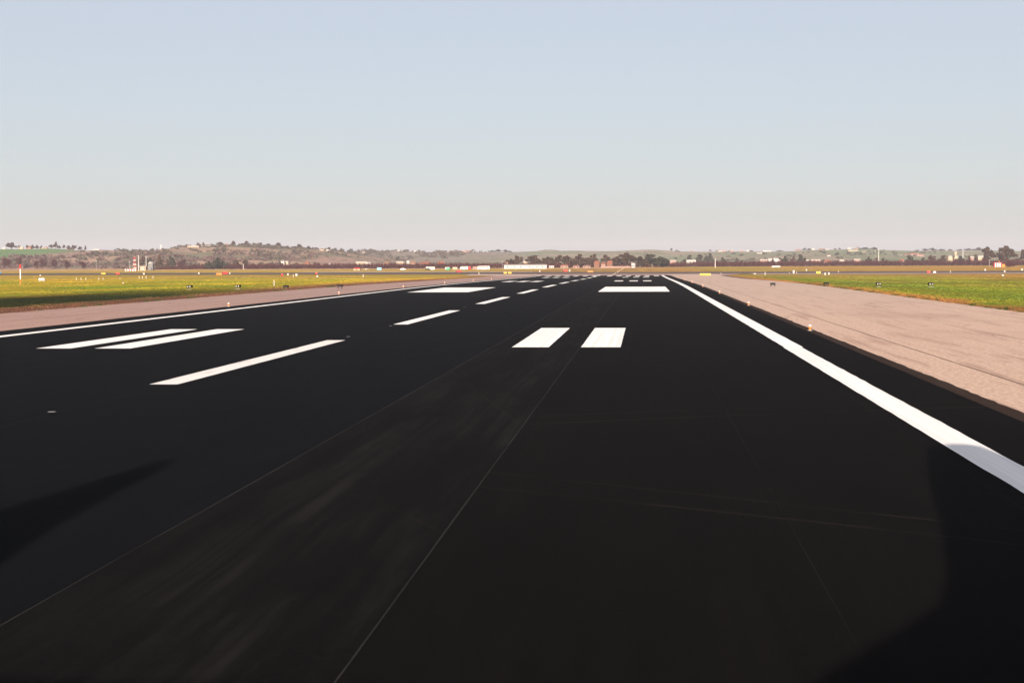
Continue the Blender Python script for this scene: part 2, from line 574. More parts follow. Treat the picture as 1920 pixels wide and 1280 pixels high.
LIGHT_UNITS = [
    (-114.07, 343.39, 0.53, 0.59, ''),
    (-177.64, 531.45, 0.45, 0.73, ''),
    (-239.38, 751.7, 0.9, 1.28, ''),
    (-219.21, 775.8, 0.93, 1.06, ''),
    (-201.41, 767.47, 0.91, 0.78, ''),
    (-153.89, 684.57, 0.81, 1.04, ''),
    (-140.29, 639.71, 0.98, 1.3, ''),
    (-120.77, 586.53, 0.7, 0.79, ''),
    (-56.07, 870.71, 0.87, 1.02, ''),
    (-40.41, 885.3, 1.04, 1.18, ''),
    (31.32, 644.52, 0.64, 0.53, ''),
    (45.19, 651.98, 0.43, 1.3, ''),
    (62.38, 688.52, 0.57, 0.68, ''),
    (62.72, 672.81, 1.45, 1.11, ''),
    (63.87, 672.24, 0.78, 0.67, ''),
    (86.26, 853.66, 0.99, 0.85, ''),
    (67.76, 602.47, 0.89, 0.8, ''),
    (70.43, 613.72, 0.91, 0.81, ''),
    (171.87, 820.67, 0.94, 1.07, ''),
    (156.01, 705.54, 0.92, 0.92, ''),
    (192.45, 831.3, 0.95, 1.36, ''),
    (118.73, 539.62, 0.44, 1.06, ''),
]
APPROACH_LIGHTS = [
    (-11.65, 636.98, 0.42, 0.42, ''),
    (-11.76, 693.76, 0.46, 0.46, ''),
    (-11.9, 761.64, 0.51, 0.51, ''),
    (-12.84, 877.94, 0.67, 0.7, ''),
    (-12.98, 976.96, 0.72, 0.78, ''),
    (-13.44, 1093.63, 0.73, 0.87, ''),
]


def zg(y):                       # the field falls off gently beyond 250 m
    t = min(max((y - 250.0) / 350.0, 0.0), 1.0)
    return -0.85 * t * t * (3 - 2 * t)

def interp(tab, x):
    if x <= tab[0][0]: return tab[0][1]
    if x >= tab[-1][0]: return tab[-1][1]
    for (a, b), (c, d) in zip(tab, tab[1:]):
        if x <= c:
            t = (x - a) / (c - a); return b + (d - b) * t

def sstep(a, b, x):
    t = min(max((x - a) / (b - a), 0.0), 1.0); return t * t * (3 - 2 * t)

def hill_near(x, y):
    u = x * 2400.0 / max(y, 1200.0) * 0.6 + x * 0.4
    g = sstep(1720, 2400, y) ** 0.8 - 0.35 * sstep(2450, 3300, y)
    n = noise.fractal(Vector((x * 0.006, y * 0.006, 0.3)), 0.9, 2.1, 5)
    wgt = sstep(1740, 1950, y) * (1 - sstep(2250, 2390, y)) + 0.25 * sstep(2430, 2600, y)
    return interp(NEAR_CREST, u) * g + n * 3.2 * wgt - 2.6 * (1 - sstep(1700, 1800, y))

def hill_ridge(x, y):
    u = x * 3500.0 / max(y, 2000.0) * 0.6 + x * 0.4
    g = 0.35 * sstep(1950, 2700, y) + 0.65 * sstep(2600, 3500, y) - 0.3 * sstep(3550, 4600, y)
    n = noise.fractal(Vector((x * 0.004, y * 0.004, 5.3)), 0.9, 2.1, 5)
    wgt = sstep(2050, 2500, y) * (1 - sstep(3300, 3480, y)) + 0.25 * sstep(3530, 3700, y)
    return interp(RIDGE_CREST, u) * g + n * 3.6 * wgt - 2.6 * (1 - sstep(1930, 2050, y))

def terrain(x, y):
    z = zg(y)
    if y > 1700 and x < -300: z = max(z, hill_near(x, y))
    if y > 1930: z = max(z, hill_ridge(x, y))
    return z

# ------------------------------------------------------------------ ground materials
def grass_material():
    n = N('field_grass')
    x, y, z = n.xyz()
    fine = n.noise(0.9, 5, 0.7, sc=(1, 0.45, 1))
    big = n.noise(0.035, 4, 0.6, sc=(1, 0.4, 1))
    mid = n.noise(0.16, 4, 0.65, sc=(1, 0.35, 1), off=(11, 3, 0))
    wob = n.math('MULTIPLY', n.math('SUBTRACT', mid, 0.5), 14.0)
    xr = n.math('ADD', x, wob)
    green = (0.140, 0.172, 0.017); lush = (0.066, 0.112, 0.014); yel = (0.350, 0.235, 0.022)
    dry = (0.220, 0.110, 0.032); soil = (0.100, 0.046, 0.032)
    c = n.mix(n.ramp(big, 0.38, 0.62), green, yel)
    c = n.mix(n.ramp(mid, 0.55, 0.75, 0, 0.7), c, lush)
    # verge bands beside the shoulders
    lf = n.math('MULTIPLY', n.ramp(xr, -92, -78), n.ramp(xr, -60, -66))     # much darker belt on the left, fading out with distance
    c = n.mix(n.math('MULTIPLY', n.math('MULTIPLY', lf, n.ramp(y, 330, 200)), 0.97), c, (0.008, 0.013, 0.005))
    lfar = n.math('MULTIPLY', n.ramp(xr, -78, -64), n.ramp(y, 230, 330))
    c = n.mix(n.math('MULTIPLY', lfar, 0.85), c, dry)
    ls = n.math('MULTIPLY', n.ramp(xr, -67, -61), n.ramp(x, 0, -5))
    c = n.mix(ls, c, n.mix(n.ramp(fine, 0.46, 0.72, 0, 0.6), soil, (0.15, 0.075, 0.030)))
    rl = n.math('MULTIPLY', n.ramp(xr, 54, 46), n.ramp(xr, 33, 37))
    c = n.mix(n.math('MULTIPLY', rl, 0.75), c, lush)
    rg = n.math('MULTIPLY', n.ramp(xr, 120, 85), n.ramp(xr, 40, 50))
    c = n.mix(n.math('MULTIPLY', rg, n.ramp(big, 0.35, 0.6, 0.2, 0.8)), c, (0.115, 0.165, 0.016))
    rs = n.math('MULTIPLY', n.ramp(xr, 37, 33), n.ramp(x, 0, 5))
    c = n.mix(rs, c, n.mix(n.ramp(fine, 0.42, 0.66), (0.17, 0.075, 0.030), dry))
    # drier, paler out towards the perimeter
    far = n.ramp(y, 420, 620)
    c = n.mix(n.math('MULTIPLY', far, n.ramp(mid, 0.35, 0.6, 0.25, 0.85)), c, (0.310, 0.195, 0.050))
    pal = n.math('MULTIPLY', n.ramp(y, 1180, 1330), n.ramp(x, 60, -60))
    c = n.mix(n.math('MULTIPLY', pal, 0.8), c, (0.34, 0.21, 0.12))
    c = n.mix(n.ramp(fine, 0.3, 0.72, 0.0, 0.25), c, n.mix(0.5, c, (0.02, 0.03, 0.008)))
    return n.done(c, 0.95, 0.01, bump=fine, bstr=0.5, bdist=0.08)

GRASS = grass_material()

def sheet(name, mat, polys, parent=None, loc=None):
    """flat pieces that follow the field's fall; polys = lists of (x, y, lift)"""
    b = MB()
    for p in polys: 
        k = len(b.v); b.v += [(x, y, zg(y) + l) for x, y, l in p]; b.f.append(tuple(range(k, k + len(p))))
    return b.build(name, mat, parent, loc)

def strip(name, mat, left, right, y0, y1, lift, parent=None, step=6.0, jl=0.0, jr=0.0, thick=0.0, freq=0.5, lift2=None):
    """long strip between x=left(y) and x=right(y) with uneven edges"""
    b = MB(); ys = []
    y = y0
    while y < y1 - 1e-6:
        ys.append(y); y += step * (1.0 if y < 260 else 2.0)
    ys.append(y1)
    fl = left if callable(left) else (lambda q: left)
    fr = right if callable(right) else (lambda q: right)
    sd_ = rng.random() * 100
    for q in ys:
        a = fl(q) + jl * noise.fractal(Vector((q * freq, sd_, 0)), 0.8, 2.2, 3)
        c = fr(q) + jr * noise.fractal(Vector((q * freq, sd_ + 9, 0)), 0.8, 2.2, 3)
        b.v += [(a, q, zg(q) + lift), (c, q, zg(q) + (lift if lift2 is None else lift2))]
        if thick: b.v += [(a, q, zg(q) + lift - thick), (c, q, zg(q) + (lift if lift2 is None else lift2) - thick)]
    k = 4 if thick else 2
    for i in range(len(ys) - 1):
        o = i * k
        b.f.append((o, o + 1, o + k + 1, o + k))
        if thick:
            b.f.append((o + 1, o + 3, o + k + 3, o + k + 1))
            b.f.append((o + 2, o, o + k, o + k + 2))
    if thick:
        b.f.append((0, 2, 3, 1)); o = (len(ys) - 1) * 4; b.f.append((o, o + 1, o + 3, o + 2))
    return b.build(name, mat, parent)

# ground: one sheet to beyond the hills
b = MB()
gx = sorted(set([-2900, -2000, -1200, -700, -400, -200, -100, -56, 0, 31, 100, 200, 400, 700, 1200, 2000, 2900]))
gy = [-350, -100, 0, 100, 200, 250] + [250 + 17.5 * i for i in range(1, 21)] + [700, 900, 1200, 1600, 2200, 3000, 4200, 5900]
for q in gy:
    for p in gx: b.v.append((p, q, zg(q) - 0.06))
for j in range(len(gy) - 1):
    for i in range(len(gx) - 1):
        o = j * len(gx) + i
        b.f.append((o, o + 1, o + len(gx) + 1, o + len(gx)))
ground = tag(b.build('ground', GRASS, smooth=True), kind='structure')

# ------------------------------------------------------------------ hills
def hill_mesh(name, fn, xs, ys, mat):
    b = MB()
    for q in ys:
        for p in xs: b.v.append((p, q, fn(p, q)))
    nx = len(xs)
    for j in range(len(ys) - 1):
        for i in range(nx - 1):
            o = j * nx + i; b.f.append((o, o + 1, o + nx + 1, o + nx))
    return tag(b.build(name, mat, smooth=True), kind='structure')

def hill_material(name, greenfield):
    n = N(name)
    x, y, z = n.xyz()
    a = n.noise(0.012, 5, 0.65, sc=(1, 0.6, 2.0))
    f = n.noise(0.07, 5, 0.7, off=(7, 1, 0), sc=(1, 0.5, 2.5))
    h = n.noise(0.006, 3, 0.5, off=(2, 9, 0), sc=(1, 1, 1))
    if greenfield:
        c = n.mix(n.ramp(a, 0.40, 0.58), (0.245, 0.150, 0.115), (0.125, 0.115, 0.070))
        c = n.mix(n.ramp(f, 0.52, 0.66), c, (0.065, 0.070, 0.040))
        c = n.mix(n.math('MULTIPLY', n.ramp(h, 0.52, 0.60), 0.6), c, (0.33, 0.21, 0.14))
        g = n.math('MULTIPLY', n.ramp(n.math('ADD', x, n.math('MULTIPLY', a, 60.0)), -775, -815), n.ramp(n.math('ADD', z, n.math('MULTIPLY', a, 6.0)), 14.5, 16.0))
        c = n.mix(g, c, n.mix(n.ramp(f, 0.35, 0.7), (0.070, 0.150, 0.050), (0.095, 0.160, 0.055)))
    else:
        c = n.mix(n.ramp(a, 0.42, 0.56), (0.135, 0.140, 0.080), (0.230, 0.185, 0.130))
        c = n.mix(n.ramp(h, 0.50, 0.58), c, (0.125, 0.160, 0.085))
        c = n.mix(n.ramp(f, 0.54, 0.66, 0, 0.85), c, (0.055, 0.070, 0.045))
        # bushier, browner slopes towards the left half
        lf = n.ramp(x, -150, -330)
        c = n.mix(n.math('MULTIPLY', lf, 0.7), c, n.mix(n.ramp(f, 0.42, 0.6), (0.210, 0.150, 0.125), (0.088, 0.088, 0.068)))
    return n.done(c, 0.95, 0.1, bump=f, bstr=0.6, bdist=3.0)

HILL_NEAR = hill_material('brown_hillside', True)
HILL_FAR = hill_material('far_ridge', False)
hill_mesh('hill', hill_near, [-1500 + 9 * i for i in range(133)], [1690 + 14 * i for i in range(70)] , HILL_NEAR)
hill_mesh('far_hills', hill_ridge, [-2600 + 18 * i for i in range(290)], [1920 + 24 * i for i in range(112)], HILL_FAR)

# ------------------------------------------------------------------ paved surfaces
def asphalt(name, base, streak, warm=0.0, tracks=()):
    n = N(name)
    x, y, z = n.xyz()
    agg = n.noise(38.0, 3, 0.7)
    wv = n.noise(0.05, 3, 0.5, off=(9, 2, 0))
    mv = n.new('ShaderNodeVectorMath', operation='MULTIPLY_ADD'); n.set(mv.inputs[0], n.new('ShaderNodeCombineXYZ').outputs[0])
    cx = mv.inputs[0].links[0].from_node; n.set(cx.inputs[0], wv); mv.inputs[1].default_value = (0.9, 0, 0); n.set(mv.inputs[2], n.pos())
    st = n.noise(1.0, 6, 0.72, vec=mv.outputs[0], sc=(3.6, 0.045, 1))
    st2 = n.noise(1.0, 5, 0.66, sc=(0.6, 0.11, 1), off=(5, 0, 0))
    patch = n.noise(0.12, 4, 0.6, sc=(1, 0.3, 1), off=(1, 8, 0))
    dark = tuple(q * 0.45 for q in base); lite = tuple(q * 1.65 for q in base)
    mac = n.noise(7.0, 4, 0.75, off=(6, 6, 0))
    c = n.mix(n.ramp(agg, 0.3, 0.7), dark, lite)
    c = n.mix(n.ramp(mac, 0.45, 0.7, 0.0, 0.6), c, lite)
    c = n.mix(n.math('MULTIPLY', n.ramp(st, 0.36, 0.70), n.ramp(st2, 0.40, 0.62, 0.08, 1.0)), c, streak)
    c = n.mix(n.ramp(patch, 0.5, 0.75, 0, 0.4), c, tuple(q * 0.8 for q in base))
    for (x0, y0, x1, y1, wd, s) in tracks:            # tyre scuffs: thin pale arcs crossing the lane
        L = math.hypot(x1 - x0, y1 - y0); nx, ny = -(y1 - y0) / L, (x1 - x0) / L
        d = n.math('ADD', n.math('ADD', n.math('MULTIPLY', x, nx), n.math('MULTIPLY', y, ny)), -(nx * x0 + ny * y0))
        tt = n.math('ADD', n.math('MULTIPLY', x, (x1 - x0) / L), -(x0 * (x1 - x0) / L))
        d = n.math('ADD', d, n.math('MULTIPLY', n.math('POWER', n.math('ABSOLUTE', n.math('ADD', tt, -4.0)), 2.0), 0.006))
        k = n.ramp(n.math('ABSOLUTE', d), wd, wd * 0.3)
        k = n.math('MULTIPLY', k, n.ramp(n.noise(0.5, 3, 0.6), 0.35, 0.6, 0.3, 1.0))
        c = n.mix(n.math('MULTIPLY', k, s), c, (0.026, 0.020, 0.017))
    rough = n.ramp(agg, 0.2, 0.8, 0.50, 0.66)
    return n.done(c, rough, 0.0008, bump=agg, bstr=0.35, bdist=0.006)

TRK = [(-2.9, 41.9, 7.6, 46.7, 0.11, 0.75), (-3.0, 44.1, 7.9, 48.7, 0.09, 0.65), (-3.2, 32.3, 4.85, 26.5, 0.08, 0.5),
       (-2.7, 29.9, 4.6, 25.06, 0.08, 0.45), (-1.1, 80.1, 7.0, 79.7, 0.10, 0.6)]
ASPH_BLUE = asphalt('asphalt_left', (0.0044, 0.0046, 0.0054), (0.0070, 0.0072, 0.0082))
ASPH_MID = asphalt('asphalt_dusty', (0.0048, 0.0046, 0.0047), (0.0135, 0.0126, 0.0124), tracks=[(-7.4, 62.0, -3.0, 41.0, 0.09, 0.18), (-7.4, 34.0, -3.2, 25.0, 0.07, 0.15), (-7.2, 90.0, -3.2, 70.0, 0.08, 0.15)])
ASPH_RIGHT = asphalt('asphalt_right', (0.0046, 0.0042, 0.0043), (0.0068, 0.0060, 0.0060), tracks=TRK)
ASPH_OLD = asphalt('asphalt_edge', (0.028, 0.019, 0.016), (0.042, 0.030, 0.026))
ASPH_TAXI = asphalt('asphalt_taxiway', (0.085, 0.070, 0.068), (0.14, 0.115, 0.105))
JOINT = plain('joint_dust', (0.0140, 0.0125, 0.0118), 0.9, 0.8, 0.35)

def concrete(name, tint=(1.0, 1.0, 1.0)):
    n = N(name)
    x, y, z = n.xyz()
    agg = n.noise(16.0, 4, 0.75)
    grit = n.noise(3.0, 5, 0.7)
    st = n.noise(1.0, 5, 0.62, sc=(1.1, 0.05, 1), off=(3, 0, 0))
    big = n.noise(0.07, 4, 0.55, sc=(1, 0.35, 1))
    spk = n.noise(5.5, 4, 0.8, off=(2, 2, 0))
    c = n.mix(n.ramp(agg, 0.28, 0.72), (0.430, 0.315, 0.265), (0.560, 0.420, 0.355))
    c = n.mix(n.ramp(spk, 0.36, 0.64), n.mix(0.62, c, (0.24, 0.165, 0.135)), n.mix(0.30, c, (0.72, 0.57, 0.49)))
    c = n.mix(n.ramp(grit, 0.48, 0.70, 0, 0.5), c, (0.29, 0.20, 0.165))
    c = n.mix(n.ramp(st, 0.50, 0.70, 0, 0.75), c, (0.27, 0.180, 0.148))
    c = n.mix(n.ramp(big, 0.52, 0.68, 0, 0.6), c, (0.32, 0.225, 0.19))
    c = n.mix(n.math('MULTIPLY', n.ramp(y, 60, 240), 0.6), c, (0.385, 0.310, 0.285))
    vor = n.new('ShaderNodeTexVoronoi', feature='DISTANCE_TO_EDGE')
    mp = n.new('ShaderNodeMapping'); n.set(mp.inputs['Vector'], n.pos()); mp.inputs['Scale'].default_value = (0.16, 0.05, 0.2)
    add = n.new('ShaderNodeVectorMath', operation='ADD'); n.set(add.inputs[0], mp.outputs[0])
    nz = n.new('ShaderNodeTexNoise'); n.set(nz.inputs['Vector'], n.pos()); nz.inputs['Scale'].default_value = 0.4
    sc = n.new('ShaderNodeVectorMath', operation='SCALE'); n.set(sc.inputs[0], nz.outputs[1]); sc.inputs['Scale'].default_value = 0.35
    n.set(add.inputs[1], sc.outputs[0]); n.set(vor.inputs['Vector'], add.outputs[0]); vor.inputs['Scale'].default_value = 1.0
    crack = n.math('MULTIPLY', n.ramp(vor.outputs['Distance'], 0.012, 0.0), n.ramp(n.noise(0.09, 3, 0.5, off=(4, 4, 0)), 0.48, 0.62))
    c = n.mix(n.math('MULTIPLY', crack, 0.7), c, (0.10, 0.065, 0.055))
    c = n.mix(1.0, c, tuple(a_ * b_ for a_, b_ in zip(tint, (1.03, 0.99, 0.93))), 'MULTIPLY')
    return n.done(c, 0.9, 0.05, bump=agg, bstr=0.4, bdist=0.01)

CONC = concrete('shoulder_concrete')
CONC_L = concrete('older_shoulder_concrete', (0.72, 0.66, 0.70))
CRACK = plain('joint_dirt', (0.075, 0.045, 0.036), 0.95, 0.4, 0.5)

Y0, Y1 = -160.0, 612.0
# concrete shoulders: dirt bed below, long poured strips above with open joints
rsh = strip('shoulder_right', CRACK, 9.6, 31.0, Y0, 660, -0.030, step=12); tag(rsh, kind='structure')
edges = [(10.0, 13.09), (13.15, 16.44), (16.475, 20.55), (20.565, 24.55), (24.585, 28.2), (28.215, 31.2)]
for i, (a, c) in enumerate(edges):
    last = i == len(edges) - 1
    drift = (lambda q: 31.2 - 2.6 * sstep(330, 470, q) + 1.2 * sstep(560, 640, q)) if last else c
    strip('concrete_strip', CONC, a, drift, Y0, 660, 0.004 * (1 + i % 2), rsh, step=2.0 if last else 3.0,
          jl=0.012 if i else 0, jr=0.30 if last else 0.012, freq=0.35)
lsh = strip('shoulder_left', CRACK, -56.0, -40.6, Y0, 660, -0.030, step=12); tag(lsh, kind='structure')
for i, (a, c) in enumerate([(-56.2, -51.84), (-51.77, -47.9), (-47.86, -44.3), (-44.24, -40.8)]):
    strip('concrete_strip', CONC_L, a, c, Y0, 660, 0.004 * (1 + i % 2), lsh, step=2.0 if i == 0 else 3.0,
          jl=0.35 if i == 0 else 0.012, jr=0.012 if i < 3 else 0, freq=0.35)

# runway: joint-coloured bed, paving lanes on it, paint on the lanes
rw = strip('runway', JOINT, -40.95, 9.95, Y0, Y1, 0.040, step=12, thick=0.05); tag(rw, kind='structure')
lanes = [(-41.02, -37.0, ASPH_BLUE), (-36.994, -33.0, ASPH_BLUE), (-32.994, -28.8, ASPH_BLUE), (-28.792, -25.0, ASPH_BLUE), (-24.994, -20.9, ASPH_BLUE),
         (-20.894, -16.86, ASPH_BLUE), (-16.842, -12.2, ASPH_BLUE), (-12.194, -7.595, ASPH_BLUE), (-7.56, -3.14, ASPH_MID),
         (-3.115, 2.375, ASPH_RIGHT), (2.379, 6.5, ASPH_RIGHT), (6.506, 10.02, ASPH_RIGHT)]
for i, (a, c, mt) in enumerate(lanes):
    strip('paving_lane', mt, a, c, Y0, Y1, 0.044, rw, step=3.0, jl=0.012 if i else 0.05, jr=0.012 if i < len(lanes) - 1 else 0.03, freq=0.9)
strip('edge_strip', ASPH_OLD, 10.0, 10.68, Y0, Y1, 0.034, rw, step=0.8, jr=0.09, freq=0.9, lift2=0.014)
strip('edge_strip', ASPH_OLD, -41.35, -41.0, Y0, Y1, 0.016, rw, step=1.5, jl=0.08, freq=0.9, lift2=0.034)

def paint_material():
    n = N('runway_paint')
    x, y, z = n.xyz()
    f = n.noise(24.0, 3, 0.7)
    ps = n.noise(1.0, 3, 0.5, sc=(5.0, 0.05, 1))
    g = n.noise(1.4, 5, 0.7, sc=(1, 0.2, 1))
    c = n.mix(n.ramp(ps, 0.4, 0.6), (0.76, 0.75, 0.74), (0.68, 0.665, 0.65))
    c = n.mix(n.ramp(g, 0.58, 0.80, 0, 0.35), c, (0.42, 0.37, 0.34))
    c = n.mix(n.ramp(f, 0.66, 0.80, 0, 0.5), c, (0.30, 0.27, 0.25))
    return n.done(c, 0.7, 0.25, bump=f, bstr=0.2, bdist=0.004)
PAINT = paint_material()

def worn_paint():
    n = N('scuffed_paint')
    x, y, z = n.xyz()
    g = n.noise(1.0, 6, 0.7, sc=(2.0, 0.12, 1))
    h = n.noise(0.35, 3, 0.5, off=(3, 3, 0))
    c = n.mix(n.math('MULTIPLY', n.ramp(g, 0.50, 0.72), n.ramp(h, 0.42, 0.6)), (0.66, 0.64, 0.62), (0.20, 0.17, 0.155))
    return n.done(c, 0.7, 0.25)
WORN = worn_paint()

LIFT = 0.049
# side lines, in two long pieces on the right where the painter stepped over
strip('edge_line', PAINT, 6.95, 7.84, Y0, 79.8, LIFT, rw, step=1.2, jl=0.032, jr=0.032, freq=0.9)
strip('edge_line', PAINT, 7.0, 7.93, 79.8, Y1, LIFT, rw, step=1.2, jl=0.032, jr=0.032, freq=0.9)
strip('edge_line', PAINT, lambda q: -38.35 - 1.0 * sstep(60, 330, q), lambda q: -37.5 - 1.0 * sstep(60, 330, q), Y0, Y1, LIFT, rw, step=2.0, jl=0.02, jr=0.02)
dash_mats = {1: WORN}
for k in range(-3, 11):                                     # centre line: 32 m dashes every 54.4 m
    y0 = 55.1 + 54.4 * k
    strip('centreline_dash', dash_mats.get(k + 1, PAINT), -17.42 if k == 0 else -17.25, -16.40 if k == 0 else -16.25, y0, y0 + 32.0, LIFT, rw, step=1.0, jl=0.02, jr=0.02, freq=0.9)
def bar(x0, x1, y0, y1, name='touchdown_bar'):
    strip(name, PAINT if y0 < 480 else WORN, x0, x1, y0, y1, LIFT, rw, step=1.0, jl=0.02, jr=0.02, freq=0.9)
for x0, x1 in ((-6.55, -4.70), (-3.08, -1.10), (-30.70, -28.90), (-27.65, -25.80)):
    bar(x0, x1, 79.8 if x0 > -20 else 78.6, 103.3 if x0 > -20 else 101.8)
    bar(x0, x1, -70.0, -46.5)
bar(-6.40, 3.88, 229.5, 276.5, 'aiming_point_marking')
bar(-34.0, -25.1, 229.0, 272.5, 'aiming_point_marking')
for y0 in (373.0, 517.0):
    for x0 in (-6.7, -3.15, 0.1, -32.5, -29.2, -26.0):
        bar(x0, x0 + 2.0, y0 - (8 if x0 < -20 else 0), y0 + 24 - (6 if x0 < -20 else 0))
for i in range(12):                                         # threshold bars at the far end
    x0 = 4.1 - 3.42 * i
    bar(x0 - (2.2 if i > 5 else 0), x0 + 1.85 - (2.2 if i > 5 else 0), 575, 603, 'threshold_bar')

# far end: turning area and the crossing taxiway
endpad = tag(sheet('runway_end', CONC_L, [[(-58, 611, 0.0), (32, 611, 0.0), (45, 705, 0.0), (-75, 715, 0.0)]]), kind='structure')
sheet('concrete_apron', CONC, [[(9.6, 612, 0.012), (31.0, 612, 0.012), (33.5, 642, 0.012), (10.5, 642, 0.012)]], endpad)
sheet('concrete_apron', CONC, [[(-72, 640, 0.012), (-41.0, 606, 0.012), (-41.0, 655, 0.012), (-76, 705, 0.012)]], endpad)
tx = tag(sheet('taxiway', ASPH_TAXI, [[(-1300, 870, 0.016), (-300, 760, 0.016), (0, 690, 0.016), (300, 655, 0.016), (1300, 560, 0.016),
                                        (1300, 690, 0.016), (300, 800, 0.016), (0, 820, 0.016), (-300, 905, 0.016), (-1300, 1040, 0.016)]]), kind='structure')
sheet('concrete_shoulder', CONC, [[(45, 652, 0.022), (300, 620, 0.022), (1300, 520, 0.022), (1300, 560, 0.022), (300, 656, 0.022), (45, 687, 0.022)]], tx)
sheet('concrete_shoulder', CONC, [[(-200, 905, 0.022), (-60, 862, 0.022), (-60, 900, 0.022), (-200, 950, 0.022)]], tx)
sheet('concrete_shoulder', CONC, [[(-1300, 850, 0.022), (-420, 752, 0.022), (-420, 772, 0.022), (-1300, 870, 0.022)]], tx)

# ------------------------------------------------------------------ grass tufts (real blades along and behind the verges)
def tufts(name, xa, xb, ya, yb, count, hmin, hmax, edge):
    u = rng.random(count)
    y = ya + (yb - ya) * u ** 1.3
    x = xa + (xb - xa) * rng.random(count) ** 1.5
    if edge == 0:                          # wide fields further out, keeping off the paved surfaces
        x = xa + (xb - xa) * rng.random(count)
        lo = np.interp(x, [-1300, -420, -300, 0, 300, 1300], [830, 735, 730, 590, 596, 500])
        hi = np.interp(x, [-1300, -300, -60, 0, 300, 1300], [1045, 910, 900, 825, 805, 695])
        ok = ~((y > lo) & (y < hi)) & ~((x > -57) & (x < 32) & (y < 720))
        x, y = x[ok], y[ok]; count = len(x)
    h = hmin + (hmax - hmin) * rng.random(count) ** 2.2
    cl = np.array([noise.noise(Vector((px * 0.08, py * 0.03, 2.0))) for px, py in zip(x[:count], y[:count])])
    h *= 1.0 + 0.9 * np.clip(cl, -0.7, 1)
    z = np.array([zg(q) for q in y]) - 0.06
    tris = []
    for k in range(4):
        a = rng.random(count) * math.pi * 2
        wd = h * (0.25 + 0.35 * rng.random(count))
        dx, dy = np.cos(a) * wd, np.sin(a) * wd
        lx, ly = (rng.random(count) - 0.5) * h * 0.9, (rng.random(count) - 0.5) * h * 0.9
        ox, oy = (rng.random(count) - 0.5) * 0.5, (rng.random(count) - 0.5) * 0.5
        hh = h * (0.6 + 0.4 * rng.random(count))
        t = np.stack([np.stack([x + ox - dx, y + oy - dy, z], 1), np.stack([x + ox + dx, y + oy + dy, z], 1), np.stack([x + ox + lx, y + oy + ly, z + hh], 1)], 1)
        tris.append(t.reshape(-1, 3))
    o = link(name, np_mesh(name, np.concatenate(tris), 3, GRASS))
    return o
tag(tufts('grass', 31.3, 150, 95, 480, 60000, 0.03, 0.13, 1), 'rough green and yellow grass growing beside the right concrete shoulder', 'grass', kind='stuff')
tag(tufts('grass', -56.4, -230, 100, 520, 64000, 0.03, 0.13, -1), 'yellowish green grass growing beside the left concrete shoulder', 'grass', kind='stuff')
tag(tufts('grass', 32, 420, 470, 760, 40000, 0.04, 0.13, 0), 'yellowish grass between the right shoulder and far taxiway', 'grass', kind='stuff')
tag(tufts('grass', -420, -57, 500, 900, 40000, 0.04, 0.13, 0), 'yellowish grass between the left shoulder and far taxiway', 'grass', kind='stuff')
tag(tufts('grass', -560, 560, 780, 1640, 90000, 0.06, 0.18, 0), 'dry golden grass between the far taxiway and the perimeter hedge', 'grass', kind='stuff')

# ------------------------------------------------------------------ vegetation
def leaf_material(name, a, bcol, spread=0.3):
    n = N(name)
    r = n.rnd()
    f = n.noise(0.5, 3, 0.6)
    c = n.mix(n.ramp(f, 0.35, 0.65), a, bcol)
    c = n.mix(n.math('MULTIPLY', r, spread), c, tuple(q * 0.55 for q in a))
    return n.done(c, 0.9, 0.03)
LEAF = leaf_material('evergreen_leaves', (0.030, 0.020, 0.012), (0.056, 0.034, 0.022))
LEAF2 = leaf_material('dark_leaves', (0.020, 0.024, 0.016), (0.038, 0.036, 0.022))
TWIG = leaf_material('bare_twigs', (0.030, 0.0068, 0.0068), (0.046, 0.0150, 0.0130))
CONIFER = leaf_material('brown_conifer', (0.060, 0.036, 0.020), (0.042, 0.030, 0.018))

